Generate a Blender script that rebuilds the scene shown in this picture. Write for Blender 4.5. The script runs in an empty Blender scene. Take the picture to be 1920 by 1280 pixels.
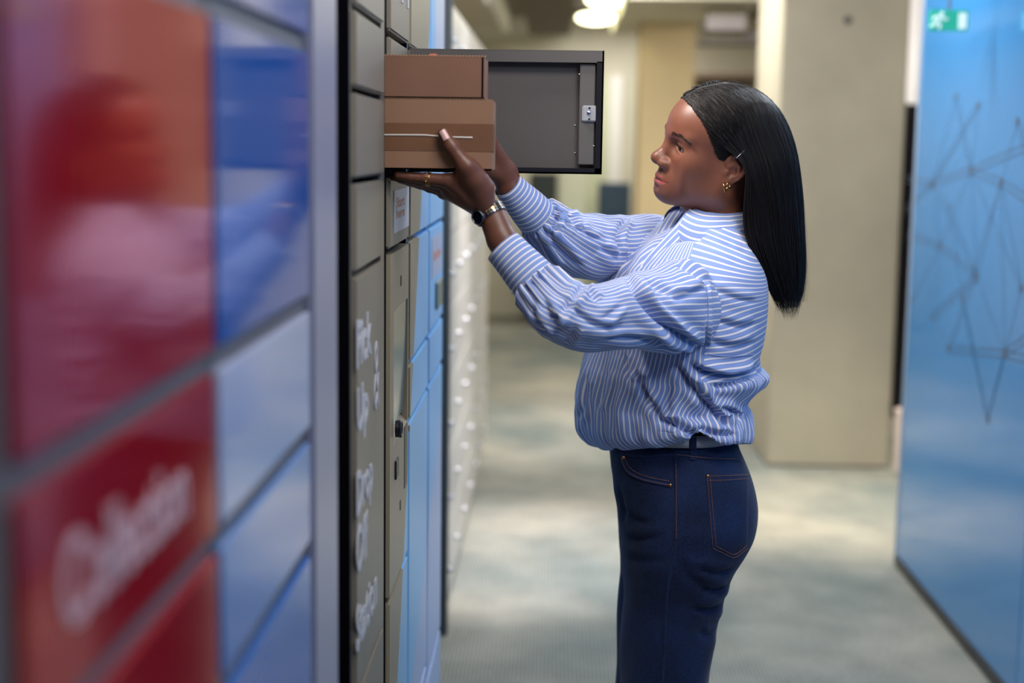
import bpy, bmesh, math, random
import numpy as np
from mathutils import Vector, Matrix
from mathutils.bvhtree import BVHTree

# ------------------------------------------------------------------ camera, world, lights, exposure
SC = bpy.context.scene
COL = SC.collection
W, H, F = 1920.0, 1280.0, 1920 * 50 / 36.0
CZ = 1.57                                   # eye height of the photographer
def _n(v): return v / np.linalg.norm(v)
_d = _n(np.array([(1040 - 960) / F, (640 - 280) / F, -1.0]))      # the aisle's direction in camera coordinates
_r = math.radians(1.0)
_z = np.array([math.sin(_r), math.cos(_r), 0.0]); _z = _n(_z - _d * _z.dot(_d))
_x = np.cross(_d, _z)
M_CW = np.array([_x, _d, _z])               # rows: world axes seen from the camera
CAM = np.array([0, 0, CZ])

cam_data = bpy.data.cameras.new('camera')
cam_data.sensor_width = 36; cam_data.lens = 50
cam_data.clip_start = 0.02; cam_data.clip_end = 100
cam_data.dof.use_dof = True
cam_data.dof.focus_distance = 2.33
cam_data.dof.aperture_fstop = 2.1
cam = bpy.data.objects.new('camera', cam_data)
COL.objects.link(cam)
cam.matrix_world = Matrix.Translation((0, 0, CZ)) @ Matrix([[float(M_CW[i, j]) for j in range(3)] for i in range(3)]).to_4x4()
SC.camera = cam

SC.view_settings.view_transform = 'Standard'
SC.view_settings.look = 'None'
SC.view_settings.gamma = 1.0
SC.view_settings.use_curve_mapping = False
SC.view_settings.exposure = 0.1
try:
    SC.cycles.use_denoising = True
    SC.cycles.sample_clamp_indirect = 6.0
except Exception:
    pass

world = bpy.data.worlds.new('world'); SC.world = world
world.use_nodes = True
world.node_tree.nodes['Background'].inputs[0].default_value = (0.62, 0.68, 0.8, 1)
world.node_tree.nodes['Background'].inputs[1].default_value = 0.10

def area(name, loc, target, size, power, color=(1, 1, 1), size_y=None):
    l = bpy.data.lights.new(name, 'AREA'); l.energy = power; l.color = color
    l.shape = 'RECTANGLE'; l.size = size; l.size_y = size_y or size
    o = bpy.data.objects.new(name, l); COL.objects.link(o)
    o.location = loc
    o.rotation_euler = (Vector(target) - Vector(loc)).to_track_quat('-Z', 'Y').to_euler()
    return o
def spot(name, loc, target, power, angle, color=(1, 1, 1), blend=0.6, radius=0.08):
    l = bpy.data.lights.new(name, 'SPOT'); l.energy = power; l.color = color
    l.spot_size = math.radians(angle); l.spot_blend = blend; l.shadow_soft_size = radius
    o = bpy.data.objects.new(name, l); COL.objects.link(o)
    o.location = loc
    o.rotation_euler = (Vector(target) - Vector(loc)).to_track_quat('-Z', 'Y').to_euler()
    return o
WARM = (1.0, 0.93, 0.8); NEUT = (1.0, 0.96, 0.91); COOL = (0.82, 0.9, 1.0)
area('overhead_area_light', (-0.55, 2.25, 2.74), (0.2, 2.42, 1.5), 0.45, 52, NEUT, 0.45)
area('overhead_area_light', (0.35, 1.45, 2.74), (0.3, 2.3, 1.0), 0.9, 26, NEUT, 0.6)
area('overhead_area_light', (1.05, 3.3, 2.74), (0.3, 2.6, 1.2), 0.5, 32, COOL, 1.1)  # added cool rim lamp, standing in for the blue glass's bounce
area('overhead_area_light', (0.95, 0.4, 2.74), (0.0, 1.8, 0.9), 0.8, 26, COOL, 0.8)  # added unseen fill from the camera side, lifting lockers and shirt
spot('downlight', (-0.05, 5.25, 2.74), (-0.12, 5.4, 0), 420, 40, (1, .93, .9), .8)
spot('downlight', (1.2, 6.0, 2.74), (1.35, 6.3, 0), 330, 46, (1, .92, .74), .8)
spot('downlight', (0.1, 7.6, 2.74), (0.0, 7.8, 0), 170, 44, NEUT, .8)
area('overhead_area_light', (0.25, 7.5, 2.7), (1.1, 7.5, 1.1), 0.3, 34, (1, .97, .88), 0.3)  # added unseen wash on the concrete column's left face
area('overhead_area_light', (0.6, 4.7, 2.74), (1.4, 7.0, 0.7), 0.4, 56, (1, .97, .9), 0.6)  # added unseen light to brighten the front of the concrete column
area('overhead_area_light', (0.25, 4.2, 2.74), (1.34, 4.4, 1.2), 0.4, 22, (.95, .98, 1), 0.6)  # added unseen light to brighten the blue partition
area('overhead_area_light', (0.7, 5.8, 2.7), (-.33, 5.8, 0.6), 0.4, 12, (1, .97, .94), 0.6)  # added unseen light to lift the far knob lockers
area('overhead_area_light', (0.32, 8.7, 2.74), (0.3, 9.2, 0), 0.4, 34, NEUT, 0.8)
area('overhead_area_light', (0.5, 12.4, 2.7), (0.5, 12.4, 0), 0.8, 24, NEUT, 0.8)
area('overhead_area_light', (3.0, 9.0, 2.7), (3.0, 9.0, 0), 1.5, 120, WARM, 2.5)

# ------------------------------------------------------------------ helpers
def ray(px, py):
    return M_CW @ np.array([(px - W / 2) / F, -(py - H / 2) / F, -1.0])
def P(px, py, Y):
    """The point on the cross-aisle plane at depth Y (metres ahead of the lens) for a photograph pixel."""
    d = ray(px, py); return CAM + d * (Y / d[1])
def PX(px, py, X):
    d = ray(px, py); return CAM + d * (X / d[0])
def proj(p):
    c = M_CW.T @ (np.asarray(p, float) - CAM)
    return np.array([W / 2 + F * c[0] / -c[2], H / 2 - F * c[1] / -c[2]])

def lin(r, g, b):
    f = lambda c: (c / 255) / 12.92 if c / 255 <= 0.04045 else ((c / 255 + 0.055) / 1.055) ** 2.4
    return (f(r), f(g), f(b), 1.0)

ORG = {}
def link(name, verts, faces, mat, parent=None, smooth=False, mats=None, midx=None, uv=None, origin=None):
    verts = np.asarray(verts, float).reshape(-1, 3)
    c = (verts.min(0) + verts.max(0)) / 2 if origin is None else np.asarray(origin, float)
    me = bpy.data.meshes.new(name)
    me.from_pydata((verts - c).tolist(), [], faces if isinstance(faces, list) else faces.tolist())
    if mats:
        for m in mats: me.materials.append(m)
        me.polygons.foreach_set('material_index', np.asarray(midx, np.int32))
    elif mat: me.materials.append(mat)
    if smooth: me.polygons.foreach_set('use_smooth', np.ones(len(me.polygons), bool))
    if uv is not None:
        l = me.uv_layers.new(name='uv')
        vi = np.empty(len(me.loops), np.int32); me.loops.foreach_get('vertex_index', vi)
        l.data.foreach_set('uv', np.asarray(uv, np.float32)[vi].ravel())
    me.update()
    o = bpy.data.objects.new(name, me); COL.objects.link(o)
    ORG[o.name] = c
    if parent is not None:
        o.parent = parent; o.location = c - ORG[parent.name]
    else:
        o.location = c
    return o
def thing(name, label, cat, loc, group=None):
    o = bpy.data.objects.new(name, None); COL.objects.link(o)
    o.empty_display_size = 0.1
    o.location = loc; ORG[o.name] = np.asarray(loc, float)
    o['label'] = label; o['category'] = cat
    if group: o['group'] = group
    return o
def tag(o, label, cat, group=None):
    o['label'] = label; o['category'] = cat
    if group: o['group'] = group
    return o
def struct(o): o['kind'] = 'structure'; return o

def box_geo(lo, hi, bev=0.0):
    lo = np.minimum(lo, hi).astype(float); hi = np.maximum(lo, np.asarray(hi, float))
    bm = bmesh.new(); bmesh.ops.create_cube(bm, size=1)
    s = hi - lo; c = (hi + lo) / 2
    for v in bm.verts: v.co = Vector((v.co.x * s[0] + c[0], v.co.y * s[1] + c[1], v.co.z * s[2] + c[2]))
    if bev > 0:
        bmesh.ops.bevel(bm, geom=bm.edges[:], offset=min(bev, s.min() * .45), segments=2, affect='EDGES')
    bm.verts.index_update()
    v = [tuple(x.co) for x in bm.verts]; f = [[x.index for x in p.verts] for p in bm.faces]
    bm.free(); return v, f
class MB:
    def __init__(s): s.v = []; s.f = []; s.m = []
    def add(s, v, f, m=0):
        k = len(s.v); s.v += [tuple(x) for x in v]; s.f += [[i + k for i in p] for p in f]; s.m += [m] * len(f); return s
    def box(s, lo, hi, bev=0.0, m=0): return s.add(*box_geo(np.array(lo, float), np.array(hi, float), bev), m)
    def tube(s, pts, r, n=10, m=0, cap=True):
        return s.add(*tube_geo(pts, r, n, cap), m)
    def link(s, name, mat, parent=None, smooth=False, mats=None):
        return link(name, s.v, s.f, mat, parent, smooth, mats, s.m if mats else None)
def box(name, lo, hi, mat, parent=None, bev=0.0):
    v, f = box_geo(np.array(lo, float), np.array(hi, float), bev)
    return link(name, v, f, mat, parent)
def tube_geo(pts, r, n=10, cap=True, flat=1.0):
    pts = np.asarray(pts, float); k = len(pts)
    r = np.broadcast_to(np.asarray(r, float), (k,))
    t = np.gradient(pts, axis=0); t /= np.linalg.norm(t, axis=1)[:, None] + 1e-12
    up = np.array([0, 0, 1.0]) if abs(t[0][2]) < .9 else np.array([1.0, 0, 0])
    u = np.cross(t[0], up); u /= np.linalg.norm(u)
    a = np.linspace(0, 2 * math.pi, n, endpoint=False)
    V = []
    for i in range(k):
        u = u - t[i] * u.dot(t[i]); u /= np.linalg.norm(u); w = np.cross(t[i], u)
        V.append(pts[i] + r[i] * (np.cos(a)[:, None] * u + flat * np.sin(a)[:, None] * w))
    V = np.concatenate(V)
    Fc = [[i * n + j, i * n + (j + 1) % n, (i + 1) * n + (j + 1) % n, (i + 1) * n + j] for i in range(k - 1) for j in range(n)]
    if cap: Fc += [list(range(n))[::-1], [(k - 1) * n + j for j in range(n)]]
    return V, Fc
def ring_geo(c, axis, R, r, n=24, m=8):
    axis = _n(np.asarray(axis, float)); up = np.array([0, 0, 1.]) if abs(axis[2]) < .9 else np.array([1., 0, 0])
    u = _n(np.cross(axis, up)); w = np.cross(axis, u); V = []
    for i in range(n):
        a = 2 * math.pi * i / n; e = math.cos(a) * u + math.sin(a) * w
        for j in range(m):
            b = 2 * math.pi * j / m; V.append(np.asarray(c) + e * (R + r * math.cos(b)) + axis * r * math.sin(b))
    Fc = [[i * m + j, ((i + 1) % n) * m + j, ((i + 1) % n) * m + (j + 1) % m, i * m + (j + 1) % m] for i in range(n) for j in range(m)]
    return V, Fc
def ball_geo(c, r, n=14, m=10):
    c = np.asarray(c, float); r = np.broadcast_to(np.asarray(r, float), (3,)); V = []; Fc = []
    for i in range(m + 1):
        th = math.pi * i / m
        for j in range(n):
            ph = 2 * math.pi * j / n
            V.append(c + r * np.array([math.sin(th) * math.cos(ph), math.sin(th) * math.sin(ph), math.cos(th)]))
    for i in range(m):
        for j in range(n):
            Fc.append([i * n + j, (i + 1) * n + j, (i + 1) * n + (j + 1) % n, i * n + (j + 1) % n])
    return V, Fc
def disc_geo(c, axis, r, depth, n=20):
    axis = _n(np.asarray(axis, float)); return tube_geo([np.asarray(c, float), np.asarray(c, float) + axis * depth], r, n)

def text_obj(name, body, size, origin, xdir, ydir, mat, parent, extrude=0.0006, bold=0.0, xscale=1.0, align='LEFT'):
    """Flat lettering: the word as a mesh lying in the plane of xdir, ydir."""
    cu = bpy.data.curves.new(name, 'FONT'); cu.body = body; cu.size = size; cu.extrude = extrude; cu.offset = bold
    cu.align_x = align; cu.resolution_u = 4
    tmp = bpy.data.objects.new('tmp', cu); COL.objects.link(tmp)
    dg = bpy.context.evaluated_depsgraph_get()
    me = bpy.data.meshes.new_from_object(tmp.evaluated_get(dg))
    v = np.array([x.co[:] for x in me.vertices]).reshape(-1, 3); f = [list(p.vertices) for p in me.polygons]
    bpy.data.objects.remove(tmp); bpy.data.meshes.remove(me); bpy.data.curves.remove(cu)
    xd, yd = np.asarray(xdir, float), np.asarray(ydir, float); nd = np.cross(xd, yd)
    V = np.asarray(origin) + v[:, :1] * xscale * xd + v[:, 1:2] * yd + v[:, 2:] * nd
    return link(name, V, f, mat, parent)

# ------------------------------------------------------------------ materials
def mat(name, col, rough=0.5, metal=0.0, spec=0.5, coat=0.0, coat_rough=0.03, ior=1.5, noise=0.0, nscale=8, bump=0.0, bscale=200, emit=None, estr=0.0, col2=None, stretch=(1, 1, 1)):
    m = bpy.data.materials.new(name); m.use_nodes = True
    nt = m.node_tree; b = nt.nodes['Principled BSDF']
    c = lin(*col)
    b.inputs['Base Color'].default_value = c
    b.inputs['Roughness'].default_value = rough; b.inputs['Metallic'].default_value = metal
    b.inputs['Specular IOR Level'].default_value = spec; b.inputs['IOR'].default_value = ior
    b.inputs['Coat Weight'].default_value = coat; b.inputs['Coat Roughness'].default_value = coat_rough
    tc = nt.nodes.new('ShaderNodeTexCoord'); mp = nt.nodes.new('ShaderNodeMapping'); mp.inputs['Scale'].default_value = stretch
    nt.links.new(tc.outputs['Object'], mp.inputs['Vector'])
    if noise > 0 or col2:
        n = nt.nodes.new('ShaderNodeTexNoise'); n.inputs['Scale'].default_value = nscale; n.inputs['Detail'].default_value = 5
        nt.links.new(mp.outputs[0], n.inputs['Vector'])
        rp = nt.nodes.new('ShaderNodeValToRGB')
        c2 = lin(*col2) if col2 else tuple(x * (1 - noise) for x in c[:3]) + (1,)
        rp.color_ramp.elements[0].color = c2; rp.color_ramp.elements[0].position = .3
        rp.color_ramp.elements[1].color = c if col2 else tuple(min(1, x * (1 + noise)) for x in c[:3]) + (1,); rp.color_ramp.elements[1].position = .7
        nt.links.new(n.outputs['Fac'], rp.inputs['Fac']); nt.links.new(rp.outputs['Color'], b.inputs['Base Color'])
    if bump > 0:
        n = nt.nodes.new('ShaderNodeTexNoise'); n.inputs['Scale'].default_value = bscale; n.inputs['Detail'].default_value = 3
        nt.links.new(mp.outputs[0], n.inputs['Vector'])
        bp = nt.nodes.new('ShaderNodeBump'); bp.inputs['Strength'].default_value = bump; bp.inputs['Distance'].default_value = .002
        nt.links.new(n.outputs['Fac'], bp.inputs['Height']); nt.links.new(bp.outputs['Normal'], b.inputs['Normal'])
    if emit:
        b.inputs['Emission Color'].default_value = lin(*emit); b.inputs['Emission Strength'].default_value = estr
    return m
# ------------------------------------------------------------------ materials of the place
XW = -0.25                                                     # front plane of the parcel lockers
m_grey = mat('powder_coated_grey', (130, 121, 108), .38, .0, .5, bump=.05, bscale=900, noise=.04, nscale=3)
m_grey_frame = mat('grey_frame', (104, 100, 98), .32, .0, .5)
m_greydark = mat('dark_grey_steel', (92, 86, 84), .42, .0, .5, noise=.06, nscale=6, bump=.05, bscale=700)
m_black = mat('black_steel', (20, 18, 28), .35)
m_gap = mat('shadow_gap_black', (10, 9, 14), .9, spec=.02)
m_red = mat('glossy_red_panel', (176, 4, 26), .10, .35, .7, ior=1.5)
m_blue = mat('glossy_blue_panel', (10, 84, 168), .10, 0, .7, ior=1.6)
m_sky = mat('light_blue_print', (104, 168, 222), .3, 0, .5)
m_cyan = mat('bright_blue_edge', (30, 150, 222), .3)
m_pale = mat('pale_lilac_print', (176, 190, 222), .3)
m_lilac = mat('lilac_white_stile', (142, 142, 164), .3)
m_white = mat('white_paint', (226, 224, 220), .45)
m_print = mat('white_lettering', (196, 192, 196), .5)
m_orange = mat('orange_lettering', (222, 130, 92), .5)
m_sticker = mat('white_sticker', (205, 208, 218), .35)
m_chrome = mat('chrome', (200, 200, 205), .18, 1.0)
m_zinc = mat('bright_zinc', (206, 206, 212), .3, .45)
m_concrete = mat('concrete', (170, 163, 146), .85, noise=.10, nscale=2.2, bump=.25, bscale=40)
m_cream = mat('cream_plaster', (202, 197, 178), .7, noise=.05, nscale=3)
m_ceil = mat('ceiling_board', (128, 120, 108), .8)
m_ceildark = mat('dark_ceiling_raft', (92, 85, 76), .8)
m_lamp = mat('warm_lamp_lens', (255, 250, 215), .4, emit=(255, 250, 205), estr=7.0)
m_lampw = mat('cool_tube_lens', (212, 206, 202), .4, emit=(255, 246, 240), estr=.38)

def carpet():
    m = bpy.data.materials.new('ribbed_carpet'); m.use_nodes = True; nt = m.node_tree; b = nt.nodes['Principled BSDF']
    b.inputs['Roughness'].default_value = .75; b.inputs['Specular IOR Level'].default_value = .25
    tc = nt.nodes.new('ShaderNodeTexCoord')
    big = nt.nodes.new('ShaderNodeTexNoise'); big.inputs['Scale'].default_value = .9; big.inputs['Detail'].default_value = 3
    fine = nt.nodes.new('ShaderNodeTexNoise'); fine.inputs['Scale'].default_value = 60; fine.inputs['Detail'].default_value = 4
    wave = nt.nodes.new('ShaderNodeTexWave'); wave.inputs['Scale'].default_value = 26; wave.inputs['Distortion'].default_value = 1.5; wave.bands_direction = 'X'
    mot = nt.nodes.new('ShaderNodeTexNoise'); mot.inputs['Scale'].default_value = 7; mot.inputs['Detail'].default_value = 4
    for n in (big, fine, wave, mot): nt.links.new(tc.outputs['Object'], n.inputs['Vector'])
    rp = nt.nodes.new('ShaderNodeValToRGB')
    rp.color_ramp.elements[0].position = .38; rp.color_ramp.elements[0].color = lin(112, 121, 120)
    rp.color_ramp.elements[1].position = .66; rp.color_ramp.elements[1].color = lin(164, 160, 149)
    nt.links.new(big.outputs['Fac'], rp.inputs['Fac'])
    add = nt.nodes.new('ShaderNodeMath'); add.operation = 'ADD'
    nt.links.new(fine.outputs['Fac'], add.inputs[0]); nt.links.new(wave.outputs['Fac'], add.inputs[1])
    ad2 = nt.nodes.new('ShaderNodeMath'); ad2.operation = 'MULTIPLY_ADD'; ad2.inputs[1].default_value = 1.0; nt.links.new(mot.outputs['Fac'], ad2.inputs[0]); nt.links.new(add.outputs[0], ad2.inputs[2])
    mr = nt.nodes.new('ShaderNodeMapRange'); mr.inputs['From Min'].default_value = .7; mr.inputs['From Max'].default_value = 2.3
    mr.inputs['To Min'].default_value = .5; mr.inputs['To Max'].default_value = 1.32
    nt.links.new(ad2.outputs[0], mr.inputs['Value'])
    mx = nt.nodes.new('ShaderNodeMix'); mx.data_type = 'RGBA'; mx.blend_type = 'MULTIPLY'; mx.inputs[0].default_value = 1
    nt.links.new(rp.outputs['Color'], mx.inputs[6]); nt.links.new(mr.outputs[0], mx.inputs[7])
    nt.links.new(mx.outputs[2], b.inputs['Base Color'])
    bp = nt.nodes.new('ShaderNodeBump'); bp.inputs['Strength'].default_value = .5; bp.inputs['Distance'].default_value = .004
    nt.links.new(add.outputs[0], bp.inputs['Height']); nt.links.new(bp.outputs['Normal'], b.inputs['Normal'])
    return m
m_carpet = carpet()

# ------------------------------------------------------------------ room shell
XL, XR, YB, YF, CH = -0.85, 4.6, -2.6, 13.4, 2.78
struct(box('floor', (XL, YB, -.1), (XR, YF, 0), m_carpet))
struct(box('ceiling', (XL, YB, CH), (XR, YF, CH + .1), m_ceil))
struct(box('wall_left', (XL - .1, YB, 0), (XL, YF, CH), m_cream))
struct(box('wall_right', (XR, YB, 0), (XR + .1, YF, CH), m_cream))
struct(box('wall_back', (XL, YF, 0), (XR, YF + .1, CH), m_cream))
struct(box('wall_behind_photographer', (XL, YB - .1, 0), (XR, YB, CH), m_cream))

# ------------------------------------------------------------------ parcel lockers: one cabinet per column
def cabinet(name, label, y0, y1, mats, joints, xf=XW, frame=m_grey_frame, top=2.1, group=None, depth=.5, stile=.012, stile_hi=None, gap=.012, skip=(), door_x=0.0, doorname='door', bev=.003, div=.03):
    """A column of lockers: carcass with its stiles, and one door for each compartment; joints are the heights between doors."""
    root = thing(name, label, 'locker', (xf - depth / 2, (y0 + y1) / 2, 0), group)
    b = MB(); xb = xf - depth
    hi = stile if stile_hi is None else stile_hi
    b.box((xb, y0, 0), (xb + .01, y1, top))                                        # back
    b.box((xb, y0, 0), (xf - .006, y0 + stile, top)); b.box((xb, y1 - hi, 0), (xf - .006, y1, top))
    b.box((xb, y0, top - .02), (xf - .006, y1, top)); b.box((xb, y0, 0), (xf - .03, y1, .06))
    for z in joints:
        q = ((xb, y0, z - max(.005, gap * .45)), (xf - div, y1, z + max(.005, gap * .45)))
        if div < .01: b.box(*q)
        else: box('shelf', *q, m_gap, root)
    b.link('carcass', frame, root)
    doors = []
    zs = [.06] + list(joints) + [top]
    for i in range(len(zs) - 1):
        if i in skip: doors.append(None); continue
        m = mats[i] if isinstance(mats, list) else mats
        d = box(doorname, (xf - .022, y0 + stile + .004, zs[i] + gap / 2), (xf + door_x, y1 - hi - .004, zs[i + 1] - gap / 2), m, root, bev)
        doors.append(d)
    return root, doors
def wall_text(body, size, y, z, mat_, parent, xf=XW, **k):
    return text_obj('lettering', body, size, (xf + .0008, y, z), (0, 1, 0), (0, 0, 1), mat_, parent, **k)


m_rail = mat('grey_rail', (98, 94, 98), .5)
# near red and blue pair, mirror-glossy
J_NEAR = [.62, 1.15, 1.272, 1.41, 1.672]
rootR, dR = cabinet('parcel_locker', 'glossy red parcel locker column nearest the photographer, with white lettering', .64, 1.045, m_red, J_NEAR, frame=m_rail, gap=.019, stile=.004, bev=.0008, div=.006)
wall_text('Collection', .068, .70, 1.318, mat('pinkish_lettering', (206, 170, 178), .4), dR[3], bold=.001, xscale=.88)
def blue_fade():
    """Panel colour: deep blue below, fading to pale lilac at the top of the small door."""
    m = mat('blue_to_pale_panel', (10, 84, 168), .10, 0, .5, ior=1.45); nt = m.node_tree
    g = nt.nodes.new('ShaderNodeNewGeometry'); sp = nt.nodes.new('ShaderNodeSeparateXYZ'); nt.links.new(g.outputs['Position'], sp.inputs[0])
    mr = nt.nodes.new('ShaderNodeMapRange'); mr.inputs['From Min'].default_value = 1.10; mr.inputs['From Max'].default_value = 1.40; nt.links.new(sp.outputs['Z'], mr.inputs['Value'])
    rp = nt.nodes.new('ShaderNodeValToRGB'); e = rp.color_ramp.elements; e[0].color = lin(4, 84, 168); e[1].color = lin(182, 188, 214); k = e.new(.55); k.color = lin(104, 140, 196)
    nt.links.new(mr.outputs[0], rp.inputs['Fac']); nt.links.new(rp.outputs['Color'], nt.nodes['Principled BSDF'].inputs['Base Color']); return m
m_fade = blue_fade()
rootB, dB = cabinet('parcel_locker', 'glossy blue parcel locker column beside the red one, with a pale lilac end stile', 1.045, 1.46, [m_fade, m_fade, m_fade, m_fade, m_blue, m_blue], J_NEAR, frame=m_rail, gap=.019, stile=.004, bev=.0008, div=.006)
st = box('stile', (XW - .3, 1.463, 0), (XW + .003, 1.623, 2.1), m_lilac, rootB, .004)
rootK, dK = cabinet('parcel_locker', 'narrow dark column edge left of the red locker', .56, .64, m_greydark, [1.1], frame=m_black, stile=.004)

# the grey and blue tower
ZJ = [.855, 1.41, 1.527, 1.64, 1.74]
def graphic():
    """Flat print running across the tower: taupe grey, then a slanting field of sky blue, then pale lilac low down."""
    m = bpy.data.materials.new('printed_locker_graphic'); m.use_nodes = True; nt = m.node_tree; b = nt.nodes['Principled BSDF']
    b.inputs['Roughness'].default_value = .36
    g = nt.nodes.new('ShaderNodeNewGeometry'); sp = nt.nodes.new('ShaderNodeSeparateXYZ'); nt.links.new(g.outputs['Position'], sp.inputs[0])
    def edge(y0, z0, slope):
        a = nt.nodes.new('ShaderNodeMath'); a.operation = 'MULTIPLY_ADD'; a.inputs[1].default_value = slope; a.inputs[2].default_value = y0 - slope * z0
        nt.links.new(sp.outputs['Z'], a.inputs[0])
        c = nt.nodes.new('ShaderNodeMath'); c.operation = 'GREATER_THAN'
        nt.links.new(sp.outputs['Y'], c.inputs[0]); nt.links.new(a.outputs[0], c.inputs[1]); return c.outputs[0]
    def mix(f, a, bb):
        x = nt.nodes.new('ShaderNodeMix'); x.data_type = 'RGBA'; nt.links.new(f, x.inputs[0])
        for s_, v in ((6, a), (7, bb)):
            if isinstance(v, tuple): x.inputs[s_].default_value = v
            else: nt.links.new(v, x.inputs[s_])
        return x.outputs[2]
    blue = mix(edge(2.31, .7, .49), lin(150, 137, 116), lin(138, 198, 242))
    hi = nt.nodes.new('ShaderNodeMath'); hi.operation = 'GREATER_THAN'; hi.inputs[1].default_value = 1.62; nt.links.new(sp.outputs['Z'], hi.inputs[0])
    tp = nt.nodes.new('ShaderNodeMath'); tp.operation = 'MULTIPLY'; nt.links.new(hi.outputs[0], tp.inputs[0]); nt.links.new(edge(2.99, 0, 0), tp.inputs[1])
    low = mix(edge(2.57, .58, 1.6), blue, lin(178, 196, 232)); fin = mix(tp.outputs[0], low, lin(206, 208, 226))
    nt.links.new(fin, b.inputs['Base Color']); return m
m_graphic = graphic()

rootA, dA = cabinet('parcel_locker', 'grey parcel locker column with white Pick Up & Drop Off Station lettering', 1.74, 2.12, m_grey, ZJ, stile=.034, stile_hi=.044, gap=.008, xf=XW + .0035)
sp_ = box('side_panel', (XW - .5, 1.733, 0), (XW + .001, 1.7395, 2.1), m_gap, rootA); sp_['label'] = 'black recessed side panel'
XA = XW + .0035
for body, pbl, ptop, pr, b_ in (('Pick', (667, 690), (667, 600), (698, 640), .002), ('Up', (668, 812), (668, 728), (690, 800), .002), ('Drop', (667, 968), (668, 885), (698, 900), .002),
                        ('Off', (667, 1080), (668, 990), (689, 1040), .002), ('Station', (667, 1225), (667, 1140), (711, 1100), .002)):
    a = PX(*pbl, XA); t = PX(*ptop, XA); r_ = PX(*pr, XA)
    hgt = t[2] - a[2]; size = hgt / .73
    wd = {'Pick': 1.93, 'Up': 1.26, 'Drop': 2.2, 'Off': 1.45, 'Station': 3.2}[body] * size
    wall_text(body, size, a[1], a[2], m_print, dA[1], xf=XA, bold=b_, xscale=(r_[1] - a[1]) / wd)
a = PX(706, 765, XA); t = PX(708, 622, XA)
wall_text('&', (t[2] - a[2]) / .73, a[1] - .035, a[2], m_print, dA[1], xf=XA, bold=-.0012, xscale=.65)

rootO, dO = cabinet('parcel_locker', 'grey parcel locker column with an open compartment door and a sunken touch screen', 2.12, 2.475, [m_graphic, m_graphic, m_grey, m_grey, m_grey, m_grey], ZJ, frame=m_gap, gap=.010, stile=.056, stile_hi=.012, skip=(1, 3))
wall_text('H', .15, 2.315, 1.80, m_print, dO[4], xscale=1.25)
# sticker on the door below the open compartment
a = PX(738, 440, XW); t = PX(766, 356, XW)
sk = box('sticker', (XW + .0002, 2.225, 1.436), (XW + .001, 2.452, 1.503), m_sticker, dO[2]); sk['label'] = 'white sticker with orange writing'
text_obj('lettering', 'Start', .022, (XW + .0010, 2.252, 1.4755), (0, 1, 0), (0, 0, 1), m_orange, dO[2], bold=.0008, xscale=2.9, extrude=.0001)
text_obj('lettering', 'here', .022, (XW + .0010, 2.252, 1.458), (0, 1, 0), (0, 0, 1), m_orange, dO[2], bold=.0008, xscale=3.1, extrude=.0001)
# service panel: a plate with openings, screen, camera knob, reader, keyholes
y0, y1, z0, z1 = 2.180, 2.459, .860, 1.405
sy0, sy1, sz0, sz1 = 2.232, 2.446, 1.115, 1.312
pl = MB()
pl.box((XW - .02, y0, z0), (XW, sy0, z1)); pl.box((XW - .02, sy1, z0), (XW, y1, z1))
pl.box((XW - .02, sy0, sz1), (XW, sy1, z1)); pl.box((XW - .02, sy0, z0), (XW, sy1, sz0 - .02))
pl.v += [(XW, sy0, sz0 - .02), (XW, sy1, sz0 - .02), (XW - .028, sy1, sz0 + .01), (XW - .028, sy0, sz0 + .01)]; k = len(pl.v)
pl.f += [[k - 4, k - 3, k - 2, k - 1]]; pl.m += [0]
pl.box((XW - .04, sy0 - .012, sz0 - .03), (XW - .01, sy0, sz1)); pl.box((XW - .04, sy1, sz0 - .03), (XW - .01, sy1 + .008, sz1))
svc = pl.link('service_panel', m_graphic, rootO)
m_screen = mat('dark_glass_screen', (112, 142, 146), .14, 0, .6)
sv, sf = [], []
for i in range(9):
    f = i / 8; xx = XW - .002 - .006 * f * f; zz = sz1 - (sz1 - sz0) * f
    sv += [(xx, sy0 + .003, zz), (xx, sy1 - .003, zz)]
for i in range(8): sf.append([2 * i, 2 * i + 2, 2 * i + 3, 2 * i + 1])
link('screen', sv, sf, m_screen, rootO, True)
slot = MB(); slot.box((XW - .001, 2.395, .985), (XW + .0012, 2.437, 1.095), .001); slot.link('dispenser_slot', m_greydark, rootO)
kb = MB(); c = PX(738, 843, XW + .012); kb.add(*disc_geo((XW, 2.262, c[2] + .006), (1, 0, 0), .0145, .009, 20)); kb.add(*ring_geo((XW + .008, 2.262, c[2] + .006), (1, 0, 0), .0125, .003, 20, 6)); kb.link('camera_knob', m_black, rootO)
rd = MB(); rd.box((XW - .001, 2.25, 1.035), (XW + .003, 2.288, 1.066), .001); rd.link('card_reader', m_black, rootO)
for yy, zz in ((2.335, 1.352), (2.335, .972)):
    kh = MB(); kh.box((XW - .001, yy - .006, zz - .009), (XW + .001, yy + .006, zz + .009), .001); kh.link('keyhole', m_black, rootO)
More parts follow.
